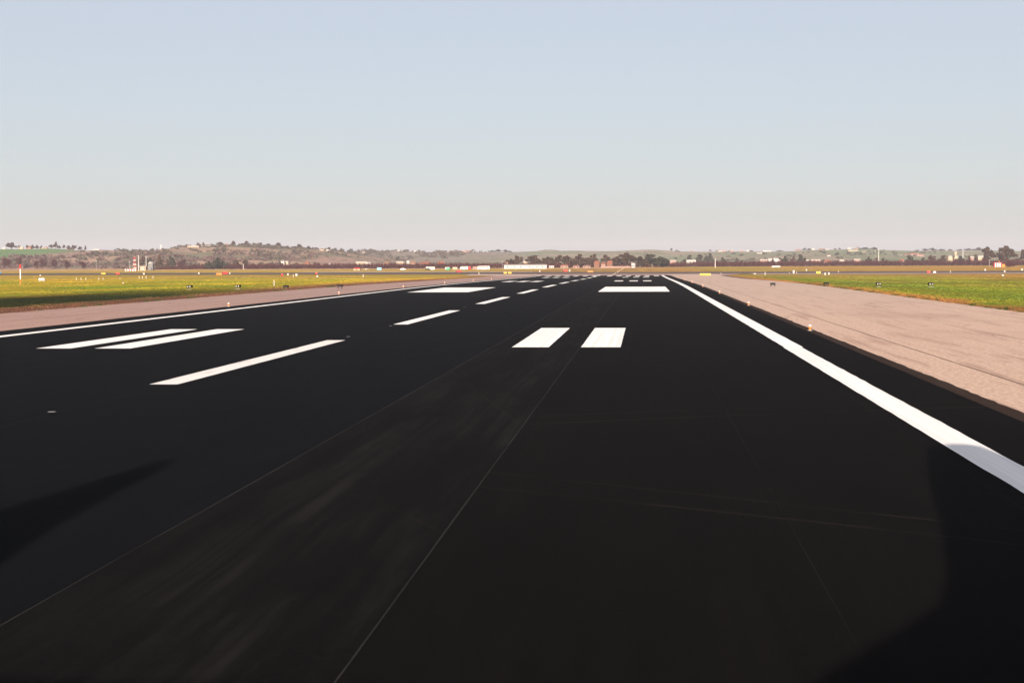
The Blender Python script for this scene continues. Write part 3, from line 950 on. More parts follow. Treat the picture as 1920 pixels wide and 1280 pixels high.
def crown_mesh(kind, seed, mat):
    """unit tree (height 1, crown width 1): leaf clumps spread through several lobes"""
    g = np.random.default_rng(seed)
    lobes = []
    if kind == 'round':
        for k in range(13):
            a = g.random() * 6.28; r = 0.38 * g.random() ** 0.6
            zc = 0.34 + 0.50 * g.random()
            lobes.append((r * math.cos(a), r * math.sin(a), zc, 0.07 + 0.10 * g.random(), 0.06 + 0.08 * g.random()))
        lobes.append((0.08 * g.normal(), 0.0, 0.87, 0.12, 0.11)); lobes.append((0.1 * g.normal(), 0.0, 0.62, 0.2, 0.16))
    elif kind == 'broad':
        for k in range(13):
            a = g.random() * 6.28; r = 0.39 * g.random() ** 0.5
            zc = 0.25 + 0.55 * g.random() * (1 - r)
            lobes.append((r * math.cos(a), r * math.sin(a), zc, 0.10 + 0.10 * g.random(), 0.10 + 0.10 * g.random()))
        lobes.append((0.1 * g.normal(), 0.0, 0.82, 0.16, 0.14)); lobes.append((0.05, 0.0, 0.5, 0.25, 0.2))
    elif kind == 'conifer':
        for k in range(9):
            t = k / 8.0
            lobes.append(((g.random() - .5) * 0.15, (g.random() - .5) * 0.15, 0.14 + 0.76 * t, 0.42 * (1 - t) + 0.06, 0.08))
    else:
        for k in range(9):
            a = g.random() * 6.28; r = 0.33 * g.random() ** 0.6
            lobes.append((r * math.cos(a), r * math.sin(a), 0.35 + 0.45 * g.random(), 0.16 + 0.08 * g.random(), 0.16 + 0.1 * g.random()))
    out = []
    per = 62 if kind != 'bare' else 46
    for (x, y, z, rx, rz) in lobes:
        d = g.normal(size=(per, 3)); d /= np.linalg.norm(d, axis=1)[:, None]
        rad = g.random(per) ** 0.45
        c = np.stack([x + d[:, 0] * rx * rad, y + d[:, 1] * rx * rad, z + d[:, 2] * rz * rad], 1)
        for i in range(per):
            e1 = g.normal(size=3); e1 /= np.linalg.norm(e1)
            e2 = np.cross(e1, g.normal(size=3)); e2 /= np.linalg.norm(e2) + 1e-9
            if kind == 'bare':
                e1 = np.array([e1[0] * 0.45, e1[1] * 0.45, 1.0]); s1, s2 = 0.11, 0.012
            else:
                s1, s2 = 0.045 * (0.6 + 0.9 * g.random()), 0.035 * (0.6 + 0.9 * g.random())
            p = c[i]
            out += [p - e1 * s1 - e2 * s2, p + e1 * s1 - e2 * s2, p + e1 * s1 + e2 * s2, p - e1 * s1 + e2 * s2]
    return np_mesh('crown', np.array(out), 4, mat)

def trunk_mesh(kind, seed):
    g = random.Random(seed); b = MB()
    h = {'round': 0.55, 'broad': 0.4, 'conifer': 0.9, 'bare': 0.6}[kind]
    b.cyl((0, 0, -0.03), (0.01, 0, h), 0.045, 0.022, 7)
    for k in range(4):
        a = g.random() * 6.28
        b.cyl((0.005, 0, h * (0.45 + 0.12 * k)), (0.27 * math.cos(a), 0.27 * math.sin(a), min(0.82, h * (0.75 + 0.15 * k))), 0.018, 0.008, 5)
    return b.mesh('trunk', M['trunk'])

LIB = {}
for kd, mt in (('round', LEAF), ('broad', LEAF2), ('conifer', CONIFER), ('bare', TWIG)):
    LIB[kd] = [(crown_mesh(kd, 100 + s, mt), trunk_mesh(kd, s)) for s in range(4)]

ORD = ['first', 'second', 'third', 'fourth', 'fifth', 'sixth', 'seventh', 'eighth', 'ninth', 'tenth', 'eleventh', 'twelfth', 'thirteenth', 'fourteenth',
       'fifteenth', 'sixteenth', 'seventeenth', 'eighteenth', 'nineteenth', 'twentieth']
ORD += ['twenty-' + q for q in ORD[:9]] + ['thirtieth'] + ['thirty-' + q for q in ORD[:9]] + ['fortieth']
def ordinal(i, n):
    if i == 0: return 'leftmost'
    if i == n - 1: return 'rightmost'
    return (ORD[i] + ' from the left')

KINDNAME = {'round': ('leafy_tree', 'tall leafy tree'), 'broad': ('bushy_tree', 'dark bushy tree'), 'conifer': ('conifer_tree', 'brownish pointed conifer'), 'bare': ('bare_tree', 'bare reddish-brown tree')}
def plant(rows, place, group):
    rows = sorted(rows, key=lambda q: q[0] / q[1])
    cnt = {}
    for q in rows: cnt[q[4]] = cnt.get(q[4], 0) + 1
    seen = {}
    for i, (x, y, h, wd, kd) in enumerate(rows):
        nm, look = KINDNAME[kd]
        k = seen.get(kd, 0); seen[kd] = k + 1
        lab = f'{look} {place}' if cnt[kd] == 1 else f'{look} {place}, {ordinal(k, cnt[kd])} of its kind'
        z = terrain(x, y) - 0.3
        t = thing(nm, (x, y, z), lab, 'tree', group, rz=random.random() * 6.28)
        cm, tm = LIB[kd][random.randrange(4)]
        wd *= 1.12
        sc = (wd, wd, h * 1.06)
        link('trunk', tm, t).scale = sc
        link('crown', cm, t).scale = sc
plant([(a_, b_, c_ * 1.06, d_ * 1.42, e_) for a_, b_, c_, d_, e_ in TREES_CENTRE], 'behind the long white shed', 'trees behind the white shed')
plant(TREES_LEFT, 'below the brown hill', 'trees on the plain at left')
plant([(a_, b_, c_ * (1.06 if a_ > 330 else 1), d_ * (1.1 if a_ > 330 else 1), e_) for a_, b_, c_, d_, e_ in TREES_RIGHT], 'behind the bare hedge at right', 'trees behind the hedge at right')
plant(TREES_GREEN_HILL, 'on the green hill crest', 'trees on the green hill')
plant(TREES_BROWN_HILL, 'on the brown hill crest', 'trees on the brown hill')
plant(TREES_FAR_RIDGE, 'along the hazy far ridge', 'trees on the far ridge')

# reddish leafless hedge along the perimeter, one mass of thin upright shoots
HEDGE = [(-1100, 1470), (-560, 1440), (-300, 1450), (-146, 1445), (-60, 1500), (0, 1570), (180, 1690), (400, 1610), (1100, 1600)]
def hedge_mass():
    cnt = 64000
    x = -470 + (1000 + 470) * rng.random(cnt)
    base = np.array([interp(HEDGE, q) for q in x]) + rng.random(cnt) * 40
    # each shrub row bulges and thins
    hm = np.array([4.9 + 1.3 * noise.noise(Vector((q * 0.05, 1.0, 0))) + 1.0 * noise.noise(Vector((q * 0.3, 2.0, 0))) for q in x])
    hm = np.where(x > 60, hm * 1.05, hm * 0.88) * (0.75 + 0.35 * rng.random(cnt))
    hm *= np.clip((x + 470) / 60, 0.25, 1)
    z0 = -0.9 + hm * 0.75 * rng.random(cnt) ** 1.3
    L = (hm + 0.9 - 0) * (0.25 + 0.3 * rng.random(cnt))
    z1 = np.minimum(z0 + L, hm)
    lx = (rng.random(cnt) - 0.5) * 1.3; ly = (rng.random(cnt) - 0.5) * 1.3
    a = rng.random(cnt) * 6.28; wd = 0.10 + 0.18 * rng.random(cnt)
    dx, dy = np.cos(a) * wd, np.sin(a) * wd
    q = np.stack([np.stack([x - dx, base - dy, z0], 1), np.stack([x + dx, base + dy, z0], 1), np.stack([x + lx + dx * 0.6, base + ly + dy * 0.6, z1], 1), np.stack([x + lx - dx * 0.6, base + ly - dy * 0.6, z1], 1)], 1)
    return link('bare_hedge', np_mesh('bare_hedge', q.reshape(-1, 3), 4, TWIG))
tag(hedge_mass(), 'long reddish-brown leafless hedge along the airfield perimeter', 'hedge', kind='stuff')

def scrub(name, mat, count, xr, yr, fn, hlo, hhi, thresh, seed, n_per=16):
    g = np.random.default_rng(seed); out = []
    made = 0
    while made < count:
        x = xr[0] + (xr[1] - xr[0]) * g.random(); y = yr[0] + (yr[1] - yr[0]) * g.random()
        if noise.fractal(Vector((x * 0.012, y * 0.007, seed)), 0.9, 2.0, 4) < thresh: 
            if g.random() > 0.06: continue
        z = fn(x, y)
        if fn is hill_near and x < -800 and z > 9.5 and g.random() > 0.04:
            made += 0.1; continue
        if z < zg(y) - 0.5: 
            made += 0.2; continue
        h = hlo + (hhi - hlo) * g.random() ** 1.6; wd = h * (0.7 + 0.9 * g.random())
        d = g.normal(size=(n_per, 3)); d /= np.linalg.norm(d, axis=1)[:, None]; d[:, 2] = np.abs(d[:, 2])
        c = np.stack([x + d[:, 0] * wd, y + d[:, 1] * wd, z + d[:, 2] * h * 0.9], 1)
        e1 = g.normal(size=(n_per, 3)); e1 /= np.linalg.norm(e1, axis=1)[:, None]
        e2 = np.cross(e1, g.normal(size=(n_per, 3))); e2 /= np.linalg.norm(e2, axis=1)[:, None]
        e1 *= h * 0.32; e2 *= h * 0.28
        out.append(np.stack([c - e1 - e2, c + e1 - e2, c + e1 + e2, c - e1 + e2], 1).reshape(-1, 3))
        made += 1
    return link(name, np_mesh(name, np.concatenate(out), 4, mat))
SCRUB = leaf_material('hillside_scrub', (0.045, 0.044, 0.030), (0.080, 0.062, 0.046))
SCRUB2 = leaf_material('purple_scrub', (0.060, 0.038, 0.036), (0.090, 0.060, 0.052))
tag(scrub('hill_scrub', SCRUB, 900, (-1350, -400), (1780, 2420), hill_near, 1.2, 4.5, 0.10, 3), 'olive scrub scattered over the brown hillside', 'scrub', kind='stuff')
tag(scrub('hill_scrub', SCRUB2, 900, (-1350, -420), (1740, 2100), hill_near, 1.5, 5.0, 0.0, 5), 'purplish bare scrub at the foot of the brown hill', 'scrub', kind='stuff')
tag(scrub('ridge_scrub', SCRUB, 900, (-950, -330), (2100, 3450), hill_ridge, 2.0, 6.0, 0.0, 8), 'dense olive scrub on the far slopes at centre left', 'scrub', kind='stuff')
tag(scrub('ridge_scrub', LEAF2, 500, (-60, 1500), (2050, 3300), hill_ridge, 1.2, 3.6, 0.30, 9), 'dark hedgerows across the far slopes at right', 'scrub', kind='stuff')

def weeds(name, xc, ya, yb, cnt, seed):
    g = np.random.default_rng(seed); out = []
    for k in range(cnt):
        y = ya + (yb - ya) * g.random(); x = xc + (0.9 * g.random() ** 2) * (1 if xc > 0 else -1); h = 0.10 + 0.32 * g.random() ** 2.5
        for q in range(26):
            p = np.array([x + g.normal() * h * 0.9, y + g.normal() * h * 1.6, zg(y) - 0.05]); a = g.random() * 6.28
            d = np.array([math.cos(a), math.sin(a), 0]) * h * 0.14; t_ = p + np.array([g.normal() * h * 0.4, g.normal() * h * 0.4, h * (0.5 + 0.5 * g.random())])
            out += [p - d, p + d, t_]
    return link(name, np_mesh(name, np.array(out), 3, WEED))
WEED = leaf_material('weed_leaves', (0.022, 0.036, 0.010), (0.045, 0.055, 0.014))
tag(weeds('weeds', 31.3, 100, 330, 90, 21), 'dark weeds growing along the right shoulder edge', 'weeds', kind='stuff')
tag(weeds('weeds', -56.6, 110, 360, 70, 22), 'dark weeds growing along the left shoulder edge', 'weeds', kind='stuff')

# ------------------------------------------------------------------ houses
WALLS = {'white': M['white_wall'], 'cream': M['cream'], 'pink': M['pink'], 'orange': M['orange_wall']}
ROOFS = {'grey': M['grey'], 'terracotta': M['terracotta'], 'brown': M['brown']}
def house(x, y, h, wd, wc, rc, label, group, flat=False):
    z = terrain(x, y) - 0.25
    t = thing('house', (x, y, z), label, 'house', group, rz=random.uniform(-0.25, 0.25))
    dp = max(5.0, min(wd * 0.7, 12.0)); hw = wd / 2
    eave = (h + 0.25) * (0.68 if rc != 'grey' else 0.88)
    MB().box(-hw, hw, 0, dp, -1.0, eave).build('wall', WALLS[wc], t)
    top = h + 0.25
    b = MB()
    if rc == 'grey':
        b.box(-hw - 0.25, hw + 0.25, -0.25, dp + 0.25, eave, top)
    else:
        o = 0.4
        b.v += [(-hw - o, -o, eave), (hw + o, -o, eave), (hw + o, dp + o, eave), (-hw - o, dp + o, eave), (-hw * 0.6, dp / 2, top), (hw * 0.6, dp / 2, top)]
        b.f += [(0, 1, 5, 4), (1, 2, 5), (2, 3, 4, 5), (3, 0, 4), (0, 3, 2, 1)]
    b.build('roof', ROOFS[rc], t)
    nw = max(2, int(wd / 3.4))
    for k in range(nw):
        cx = -hw + wd * (k + 0.5) / nw
        wz = max(0.9, eave * 0.5)
        f = MB().box(cx - 0.5, cx + 0.5, -0.03, 0.02, wz - 0.5, wz + 0.5).build('window', M['dark_window'], t)
    return t
def settle(rows, place, group):
    rows = sorted(rows, key=lambda q: q[0] / q[1])
    cnt = {}; seen = {}
    for q in rows: cnt[tuple(q[4:])] = cnt.get(tuple(q[4:]), 0) + 1
    for (x, y, h, wd, wc, rc) in rows:
        k = seen.get((wc, rc), 0); seen[(wc, rc)] = k + 1; n_ = cnt[(wc, rc)]
        look = f'{wc} house with {rc} roof {place}' if rc != 'grey' else f'{wc} flat-roofed house {place}'
        house(x, y, h, wd, wc, rc, look if n_ == 1 else f'{look}, {ordinal(k, n_)} of these', group)
settle(HOUSES_GREEN_HILL, 'on the green hill crest', 'houses on the green hill')
settle(HOUSES_BROWN_HILL, 'on top of the brown hill', 'houses on the brown hill')
settle([(a_, b_, c_ + 0.9, *d_) for a_, b_, c_, *d_ in HOUSES_PLAIN], 'above the bare hedge', 'houses behind the hedge')
settle(HOUSES_TREES, 'among the central trees', 'houses among the trees')
settle(HOUSES_RIDGE, 'on the hazy far ridge', 'houses on the far ridge')

# large pale villa below the right ridge: main block, two wings, hipped roofs
vz = terrain(458, 2750)
t = thing('villa', (458, 2750, vz - 0.3), 'wide pinkish villa on the slope above round trees at right', 'villa')
for x0, x1, hh in ((-16, -7, 4.2), (-7, 8, 5.6), (8, 16, 4.0)):
    MB().box(x0, x1, 0, 10, -1, hh * 0.72).build('wall', M['pink'], t)
    o = 0.4
    bb = MB(); e = hh * 0.72
    bb.v += [(x0 - o, -o, e), (x1 + o, -o, e), (x1 + o, 10 + o, e), (x0 - o, 10 + o, e), (x0 + 2.5, 5, hh), (x1 - 2.5, 5, hh)]
    bb.f += [(0, 1, 5, 4), (1, 2, 5), (2, 3, 4, 5), (3, 0, 4), (0, 3, 2, 1)]
    bb.build('roof', M['terracotta'], t)
    for k in range(3):
        cx = x0 + (x1 - x0) * (k + 0.5) / 3
        MB().box(cx - 0.6, cx + 0.6, -0.03, 0.02, 1.0, 2.4).build('window', M['dark_window'], t)

# long white shed
t = thing('long_shed', (-95.5, 1300, -0.85), 'long low white shed in front of the central trees', 'shed', rz=0.03)
MB().box(-17.4, 17.4, 0, 7, -0.4, 2.9).build('wall', M['white_wall'], t)
bb = MB(); bb.v += [(-17.8, -0.4, 2.9), (17.8, -0.4, 2.9), (17.8, 7.4, 2.9), (-17.8, 7.4, 2.9), (-17.8, 3.5, 3.55), (17.8, 3.5, 3.55)]
bb.f += [(0, 1, 5, 4), (2, 3, 4, 5), (1, 2, 5), (3, 0, 4), (0, 3, 2, 1)]
bb.build('roof', M['grey'], t)
for k, cx in enumerate((-14.5, -8.8, -4.0, 3.4, 9.5, 14.0)):
    MB().box(cx - 0.55, cx + 0.55, -0.04, 0.02, 1.1, 2.0).build('window', M['dark_window'], t)
for cx in (-11.6, 6.5):
    MB().box(cx - 0.6, cx + 0.6, -0.05, 0.02, -0.3, 2.0).build('door', M['grey'], t)

# ------------------------------------------------------------------ airfield furniture
def edge_light(x, y, label):
    t = thing('runway_edge_light', (x, y, zg(y) + 0.014), label, 'runway light', 'elevated runway edge lights')
    MB().cyl((0, 0, 0), (0, 0, 0.03), 0.15, n=14).build('base_plate', M['steel'], t)
    bd = MB().lathe([(0.055, 0.03), (0.055, 0.10), (0.085, 0.11), (0.085, 0.20), (0.10, 0.22), (0.10, 0.25)], n=14).build('body', M['orange'], t)
    MB().lathe([(0.085, 0.25), (0.09, 0.29), (0.075, 0.34), (0.035, 0.37)], n=14).build('lens', M['white'], bd, smooth=True)
rl = [(10.18, 99.9), (10.15, 157.0), (10.15, 216.0), (10.1, 275.0), (10.1, 334.0), (10.1, 393.0)]
for i, (x, y) in enumerate(rl):
    edge_light(x + 0.15, y, ('nearest' if i == 0 else ORD[i] + ' nearest') + ' orange edge light beside the right runway edge')
ll = [(-41.3, 98.7), (-41.4, 157.1), (-41.6, 216.5), (-41.5, 275.0), (-41.6, 334.0), (-41.8, 393.0), (-41.8, 441.0)]
for i, (x, y) in enumerate(ll):
    edge_light(x, y, ('nearest' if i == 0 else ORD[i] + ' nearest') + ' orange edge light beside the left runway edge')

def inset_light(y, i):
    t = thing('inset_light', (-17.02, y, 0.049 + zg(y)), ('nearest' if i == 0 else ORD[i] + ' nearest') + ' flush metal centreline light in the asphalt', 'inset light', 'flush centreline lights')
    MB().lathe([(0.125, 0.0), (0.12, 0.008), (0.07, 0.014), (0.06, 0.012)], n=16).build('housing', M['dark_grey'], t)
    MB().box(-0.03, 0.03, -0.10, -0.07, 0.0, 0.013).build('lens', M['glass'], t)
for i, y in enumerate((44.7, 91.3, 107.0, 151.8)): inset_light(y, i)

def papi(x, y, label, front):
    t = thing('approach_slope_unit', (x, y, zg(y) - 0.06), label, 'light unit', 'approach slope light units')
    bb = MB(); prof = [(-0.55, 0.38), (0.55, 0.38), (0.55, 0.66), (0.35, 0.72), (-0.70, 0.72), (-0.70, 0.66), (-0.55, 0.62)]
    n_ = len(prof)
    for sx in (-0.40, 0.40): bb.v += [(sx, p, q) for p, q in prof]
    bb.f.append(tuple(range(n_))); bb.f.append(tuple(reversed(range(n_, 2 * n_))))
    for i in range(n_): bb.f.append((i, n_ + i, n_ + (i + 1) % n_, (i + 1) % n_))
    hs = bb.build('housing', M['black'], t)
    for sx in (-0.2, 0.2):
        MB().cyl((sx, -0.58, 0.50), (sx, -0.552, 0.50), 0.075, n=12).build('lens', M['white' if front else 'glass'], hs)
    for sx in (-0.32, 0.32):
        for sy in (-0.4, 0.4): MB().cyl((sx, sy, -0.02), (sx, sy, 0.40), 0.03, n=8).build('leg', M['black'], t)
    MB().box(-0.45, 0.45, -0.6, 0.6, -0.02, 0.04).build('footing', M['grey'], t)
for i, (x, y) in enumerate([(22.1, 274.4), (31.3, 276.5), (40.0, 275.8), (47.9, 271.0)]):
    papi(x, y, ordinal(i, 4) + ' black slope-light box on the right of the runway', i > 1)
for i, (x, y) in enumerate([(-76.9, 266.4), (-69.05, 268.5), (-59.5, 263.0), (-51.2, 267.5)]):
    papi(x, y, ordinal(i, 4) + ' black slope-light box on the left of the runway', i < 2)

def post(x, y, h, wd, label):
    wd = max(0.11, min(wd * 0.75, 0.3))
    t = thing('marker_post', (x, y, zg(y) - 0.06), label, 'post', 'marker posts')
    MB().cyl((0, 0, 0), (0, 0, h * 0.86), wd / 2, n=10).build('shaft', M['white_wall'], t)
    MB().lathe([(wd * 0.56, h * 0.86), (wd * 0.56, h * 0.95), (wd * 0.3, h)], n=10).build('cap', M['yellow'], t)
    MB().cyl((0, 0, -0.02), (0, 0, 0.06), wd * 0.9, n=10).build('base', M['grey'], t)
LP = [q for q in SHORT_POSTS if q[0] < -90 and q[1] > 380 and q[2] < 1.3]
for i, q in enumerate(sorted(SHORT_POSTS, key=lambda a: a[0] / a[1])):
    x, y, h, wd, _ = q
    if _ == 'tall': lab = 'tallest white post in the left grass, near the slope-light boxes'
    elif x / y < -0.26: lab = f'short pale post in the yellow grass, {ordinal(i, 99)} in the left row'
    else: lab = f'short pale post standing by the far taxiway, {ORD[i]} of all posts from the left'
    post(x, y, h, wd, lab)

def sign(x, y, h, wd, colour, label):
    t = thing('taxiway_sign', (x, y, zg(y) - 0.06), label, 'sign', 'airfield signs')
    pn = MB().box(-wd / 2, wd / 2, -0.08, 0.08, h * 0.25, h).build('panel', M[colour], t)
    if colour == 'red': MB().box(-wd / 2 - 0.02 + 0.0, -wd / 2 + wd * 0.12, -0.1, 0.1, h * 0.22, h * 1.03).build('end_cap', M['black'], t)
    MB().box(-wd / 2 - 0.04, wd / 2 + 0.04, -0.11, 0.11, h, h + 0.06).build('top_frame', M['grey'], t)
    for sx in (-0.36, 0.36): MB().cyl((sx * wd, 0, 0), (sx * wd, 0, h * 0.26), 0.05, n=8).build('leg', M['black'], t)
    if colour == 'yellow' and wd > 3:
        for k in range(7):
            cx = -wd * 0.36 + wd * 0.12 * k
            MB().box(cx - 0.10, cx + 0.10, -0.095, -0.083, h * 0.45, h * 0.8).build('glyph', M['brown'], pn)
sg = sorted(SIGNS, key=lambda a: a[0] / a[1])
cn = {}; sn = {}
for q in sg: cn[q[4]] = cn.get(q[4], 0) + 1
for (x, y, h, wd, c) in sg:
    k = sn.get(c, 0); sn[c] = k + 1
    if wd > 3.4 and c == 'yellow': lab = 'widest yellow sign, at the end of the right shoulder'
    else: lab = f'small {c} sign panel by the taxiway, {ordinal(k, cn[c])} of the {c} ones'
    sign(x, y, h, wd, c, lab)
# white panel beside the red sign on the right
t = thing('taxiway_sign', (119.6, 668, zg(668) - 0.06), 'small white sign panel right beside the rightmost red sign', 'sign', 'airfield signs')
MB().box(-0.5, 0.5, -0.08, 0.08, 0.25, 0.85).build('panel', M['white'], t)
for sx in (-0.3, 0.3): MB().cyl((sx, 0, 0), (sx, 0, 0.26), 0.05, n=8).build('leg', M['black'], t)

def light_unit(x, y, h, wd, label, box):
    t = thing('taxiway_light', (x, y, zg(y) - 0.06), label, 'light unit', 'small white light units')
    r_ = max(0.15, wd * 0.32)
    if box:
        MB().box(-r_, r_, -r_ * 0.8, r_ * 0.8, h * 0.2, h).build('cabinet', M['white_wall'], t)
        MB().box(-r_ * 1.1, r_ * 1.1, -r_ * 0.9, r_ * 0.9, h, h * 1.06).build('lid', M['grey'], t)
        MB().box(-r_ * 0.8, r_ * 0.8, -r_ * 0.6, r_ * 0.6, -0.02, h * 0.2).build('plinth', M['grey'], t)
    else:
        MB().cyl((0, 0, 0), (0, 0, h * 0.45), 0.06, n=8).build('stem', M['orange'], t)
        MB().lathe([(r_ * 0.5, h * 0.4), (r_, h * 0.6), (r_, h * 0.85), (r_ * 0.5, h)], n=12).build('lamp_head', M['white_wall'], t, smooth=True)
lu = sorted(LIGHT_UNITS, key=lambda a: a[0] / a[1])
bi = [q[3] > 0.75 * 1.0 for q in lu]
for flag, nm in ((True, 'white equipment box'), (False, 'white round lamp')):
    sub = [q for q, f_ in zip(lu, bi) if f_ == flag]
    for i, (x, y, h, wd, _) in enumerate(sub):
        light_unit(x, y, h, wd, f'small {nm} standing on the airfield, {ordinal(i, len(sub))} of these', flag)
for i, (x, y, h, wd, _) in enumerate(APPROACH_LIGHTS):
    t = thing('approach_light', (x, y, zg(y) - 0.05), f'{"nearest" if i == 0 else ORD[i] + " nearest"} white lamp in the line beyond the runway end', 'approach light', 'approach lights beyond the runway')
    MB().cyl((0, 0, 0), (0, 0, h * 0.6), 0.06, n=8).build('stem', M['orange'], t)
    MB().lathe([(0.16, h * 0.55), (0.30, h * 0.7), (0.30, h * 0.9), (0.15, h)], n=10).build('lamp_head', M['white'], t, smooth=True)

# red-topped marker mast at far left
t = thing('marker_mast', (-142.0, 355, -0.3), 'tall white mast with red top panel and orange foot at far left', 'mast')
MB().cyl((0, 0, 0), (0, 0, 1.3), 0.14, 0.12, 10).build('lower_shaft', M['orange'], t)
MB().cyl((0, 0, 1.3), (0, 0, 3.6), 0.12, 0.10, 10).build('upper_shaft', M['white'], t)
MB().box(-0.2, 0.2, -0.05, 0.05, 3.7, 4.6).build('top_panel', M['red'], t)
MB().box(-0.35, 0.35, -0.35, 0.35, -0.05, 0.08).build('footing', M['grey'], t)
# monitor box on stand
t = thing('monitor_cabinet', (-162, 420, zg(420) - 0.06), 'white cabinet with a sensor head on a stand in left grass', 'cabinet')
MB().box(-0.75, 0.75, -0.4, 0.4, 0.45, 1.05).build('cabinet', M['white'], t)
for sx in (-0.6, 0.6): MB().cyl((sx, 0, 0), (sx, 0, 0.46), 0.05, n=8).build('leg', M['steel'], t)
MB().cyl((-0.4, 0, 1.05), (-0.4, 0, 1.6), 0.05, n=8).build('pole', M['black'], t)
MB().box(-0.6, -0.2, -0.15, 0.15, 1.6, 1.95).build('sensor_head', M['grey'], t)

# ------------------------------------------------------------------ structures beyond the field, left
def lattice(name, x, y, h, w0, w1, bands, label, mats=('red', 'white'), base=None):
    z = terrain(x, y) if base is None else base
    t = thing(name, (x, y, z - 0.2), label, 'tower')
    for k in range(bands):
        bb = MB(); z0, z1 = h * k / bands, h * (k + 1) / bands
        a = (w0 + (w1 - w0) * k / bands) / 2; c = (w0 + (w1 - w0) * (k + 1) / bands) / 2
        th = max(0.05, w0 * 0.035)
        P0 = [(-a, -a, z0), (a, -a, z0), (a, a, z0), (-a, a, z0)]; P1 = [(-c, -c, z1), (c, -c, z1), (c, c, z1), (-c, c, z1)]
        for i in range(4):
            bb.cyl(P0[i], P1[i], th, n=5); bb.cyl(P0[i], P1[(i + 1) % 4], th * 0.7, n=4); bb.cyl(P0[(i + 1) % 4], P1[i], th * 0.7, n=4)
            bb.cyl(P1[i], P1[(i + 1) % 4], th * 0.8, n=4)
        bb.build('section', M[mats[k % 2]], t)
    MB().cyl((0, 0, h), (0, 0, h * 1.08), 0.06, n=6).build('lightning_rod', M['white'], t)
    MB().box(-w1 * 0.7, w1 * 0.7, -w1 * 0.7, w1 * 0.7, h, h + 0.25).build('top_platform', M[mats[0]], t)
    return t
lattice('lattice_tower', -373, 1150, 10.2, 1.9, 1.1, 7, 'red and white banded lattice tower left of the brown hill')
def pole(x, y, h, label, r_=0.16, mat='white', head=True):
    t = thing('light_pole', (x, y, terrain(x, y) - 0.1), label, 'pole', 'tall poles')
    MB().cyl((0, 0, 0), (0, 0, h), r_, r_ * 0.6, 8).build('shaft', M[mat], t)
    MB().cyl((0, 0, 0), (0, 0, 0.3), r_ * 2, n=8).build('base', M['grey'], t)
    if head: MB().box(-0.5, 0.5, -0.15, 0.15, h, h + 0.22).build('crossbar', M['steel'], t)
pole(-379.8, 1180, 11.6, 'tall pale pole just right of the banded tower', 0.2)
pole(-396.2, 1250, 11.2, 'tall pale pole between the white hut and grey block', 0.2)
pole(-386.7, 1180, 7.0, 'shorter pale pole just left of the banded tower', 0.16, 'grey')
pole(60.7, 1350, 7.2, 'pale pole in front of the hedge right of the broad tree', 0.25)
pole(246.6, 1700, 18.2, 'tallest white mast rising above the hedge at right', 0.26)
pole(250.2, 1750, 16.0, 'thin grey mast just left of the tallest white mast', 0.14, 'grey')
pole(372.4, 1900, 17.4, 'slim white mast left of the tall right-hand trees', 0.3)
pole(317.9, 1500, 5.6, 'short pole left of the red and white striped hut', 0.2, 'grey')
pole(-500, 1430, 8.0, 'thin pole in front of the green hill', 0.12, 'grey')
pole(-345, 1360, 4.5, 'short white pole on the pale grass below the dark evergreen', 0.2)
pole(-110, 1250, 6.0, 'thin pale pole left of the white trailers', 0.12, 'grey')
lattice('radio_tower', -721.6, 2350, 7.6, 2.2, 1.2, 4, 'pale pinkish radio tower on the saddle of the brown hill', ('white', 'white'))
# water tower block on the right
t = thing('water_tower', (362, 1890, -0.85), 'pale square tower beside the slim mast at right', 'tower')
MB().box(-0.9, 0.9, -0.9, 0.9, 0, 12.4).build('shaft', M['cream'], t)
MB().box(-1.4, 1.4, -1.4, 1.4, 12.4, 15.0).build('tank', M['cream'], t)
MB().box(-1.6, 1.6, -1.6, 1.6, 15.0, 15.4).build('roof', M['grey'], t)
# grey pitched block and white hut by the tower
t = thing('equipment_house', (-402.2, 1280, -0.85), 'grey block with pitched roof left of the pointed conifers', 'building')
MB().box(-1.9, 1.9, 0, 5, -0.2, 5.6).build('wall', M['dark_grey'], t)
bb = MB(); bb.v += [(-2.1, -0.2, 5.6), (2.1, -0.2, 5.6), (2.1, 5.2, 5.6), (-2.1, 5.2, 5.6), (0, -0.2, 7.2), (0, 5.2, 7.2)]
bb.f += [(0, 1, 4), (2, 3, 5), (1, 2, 5, 4), (3, 0, 4, 5), (0, 3, 2, 1)]; bb.build('roof', M['grey'], t)
MB().box(0.2, 1.2, -0.04, 0.02, 0, 2.1).build('door', M['dark_window'], t)
t = thing('equipment_hut', (-389.3, 1220, -0.85), 'low white flat-roofed hut right of the banded tower', 'hut')
MB().box(-2.2, 2.2, 0, 4, -0.2, 3.2).build('wall', M['cream'], t)
MB().box(-2.5, 2.5, -0.3, 4.3, 3.2, 3.5).build('roof', M['grey'], t)
MB().box(-0.5, 0.5, -0.04, 0.02, 0, 2.1).build('door', M['grey'], t)
MB().box(1.0, 1.8, -0.04, 0.02, 1.2, 2.1).build('window', M['dark_window'], t)
# red and white barrier at the tower foot
t = thing('striped_barrier', (-366, 1120, -0.87), 'red and white striped barrier at the banded tower foot', 'barrier')
for k in range(9):
    MB().box(-4.6 + 0.9 * k, -3.72 + 0.9 * k, -0.1, 0.1, 0.2, 1.5).build('panel', M['red' if k % 2 else 'white'], t)
for sx in (-4.2, 0, 3.2): MB().box(sx - 0.1, sx + 0.1, 0.1, 0.6, 0, 1.2).build('foot', M['steel'], t)
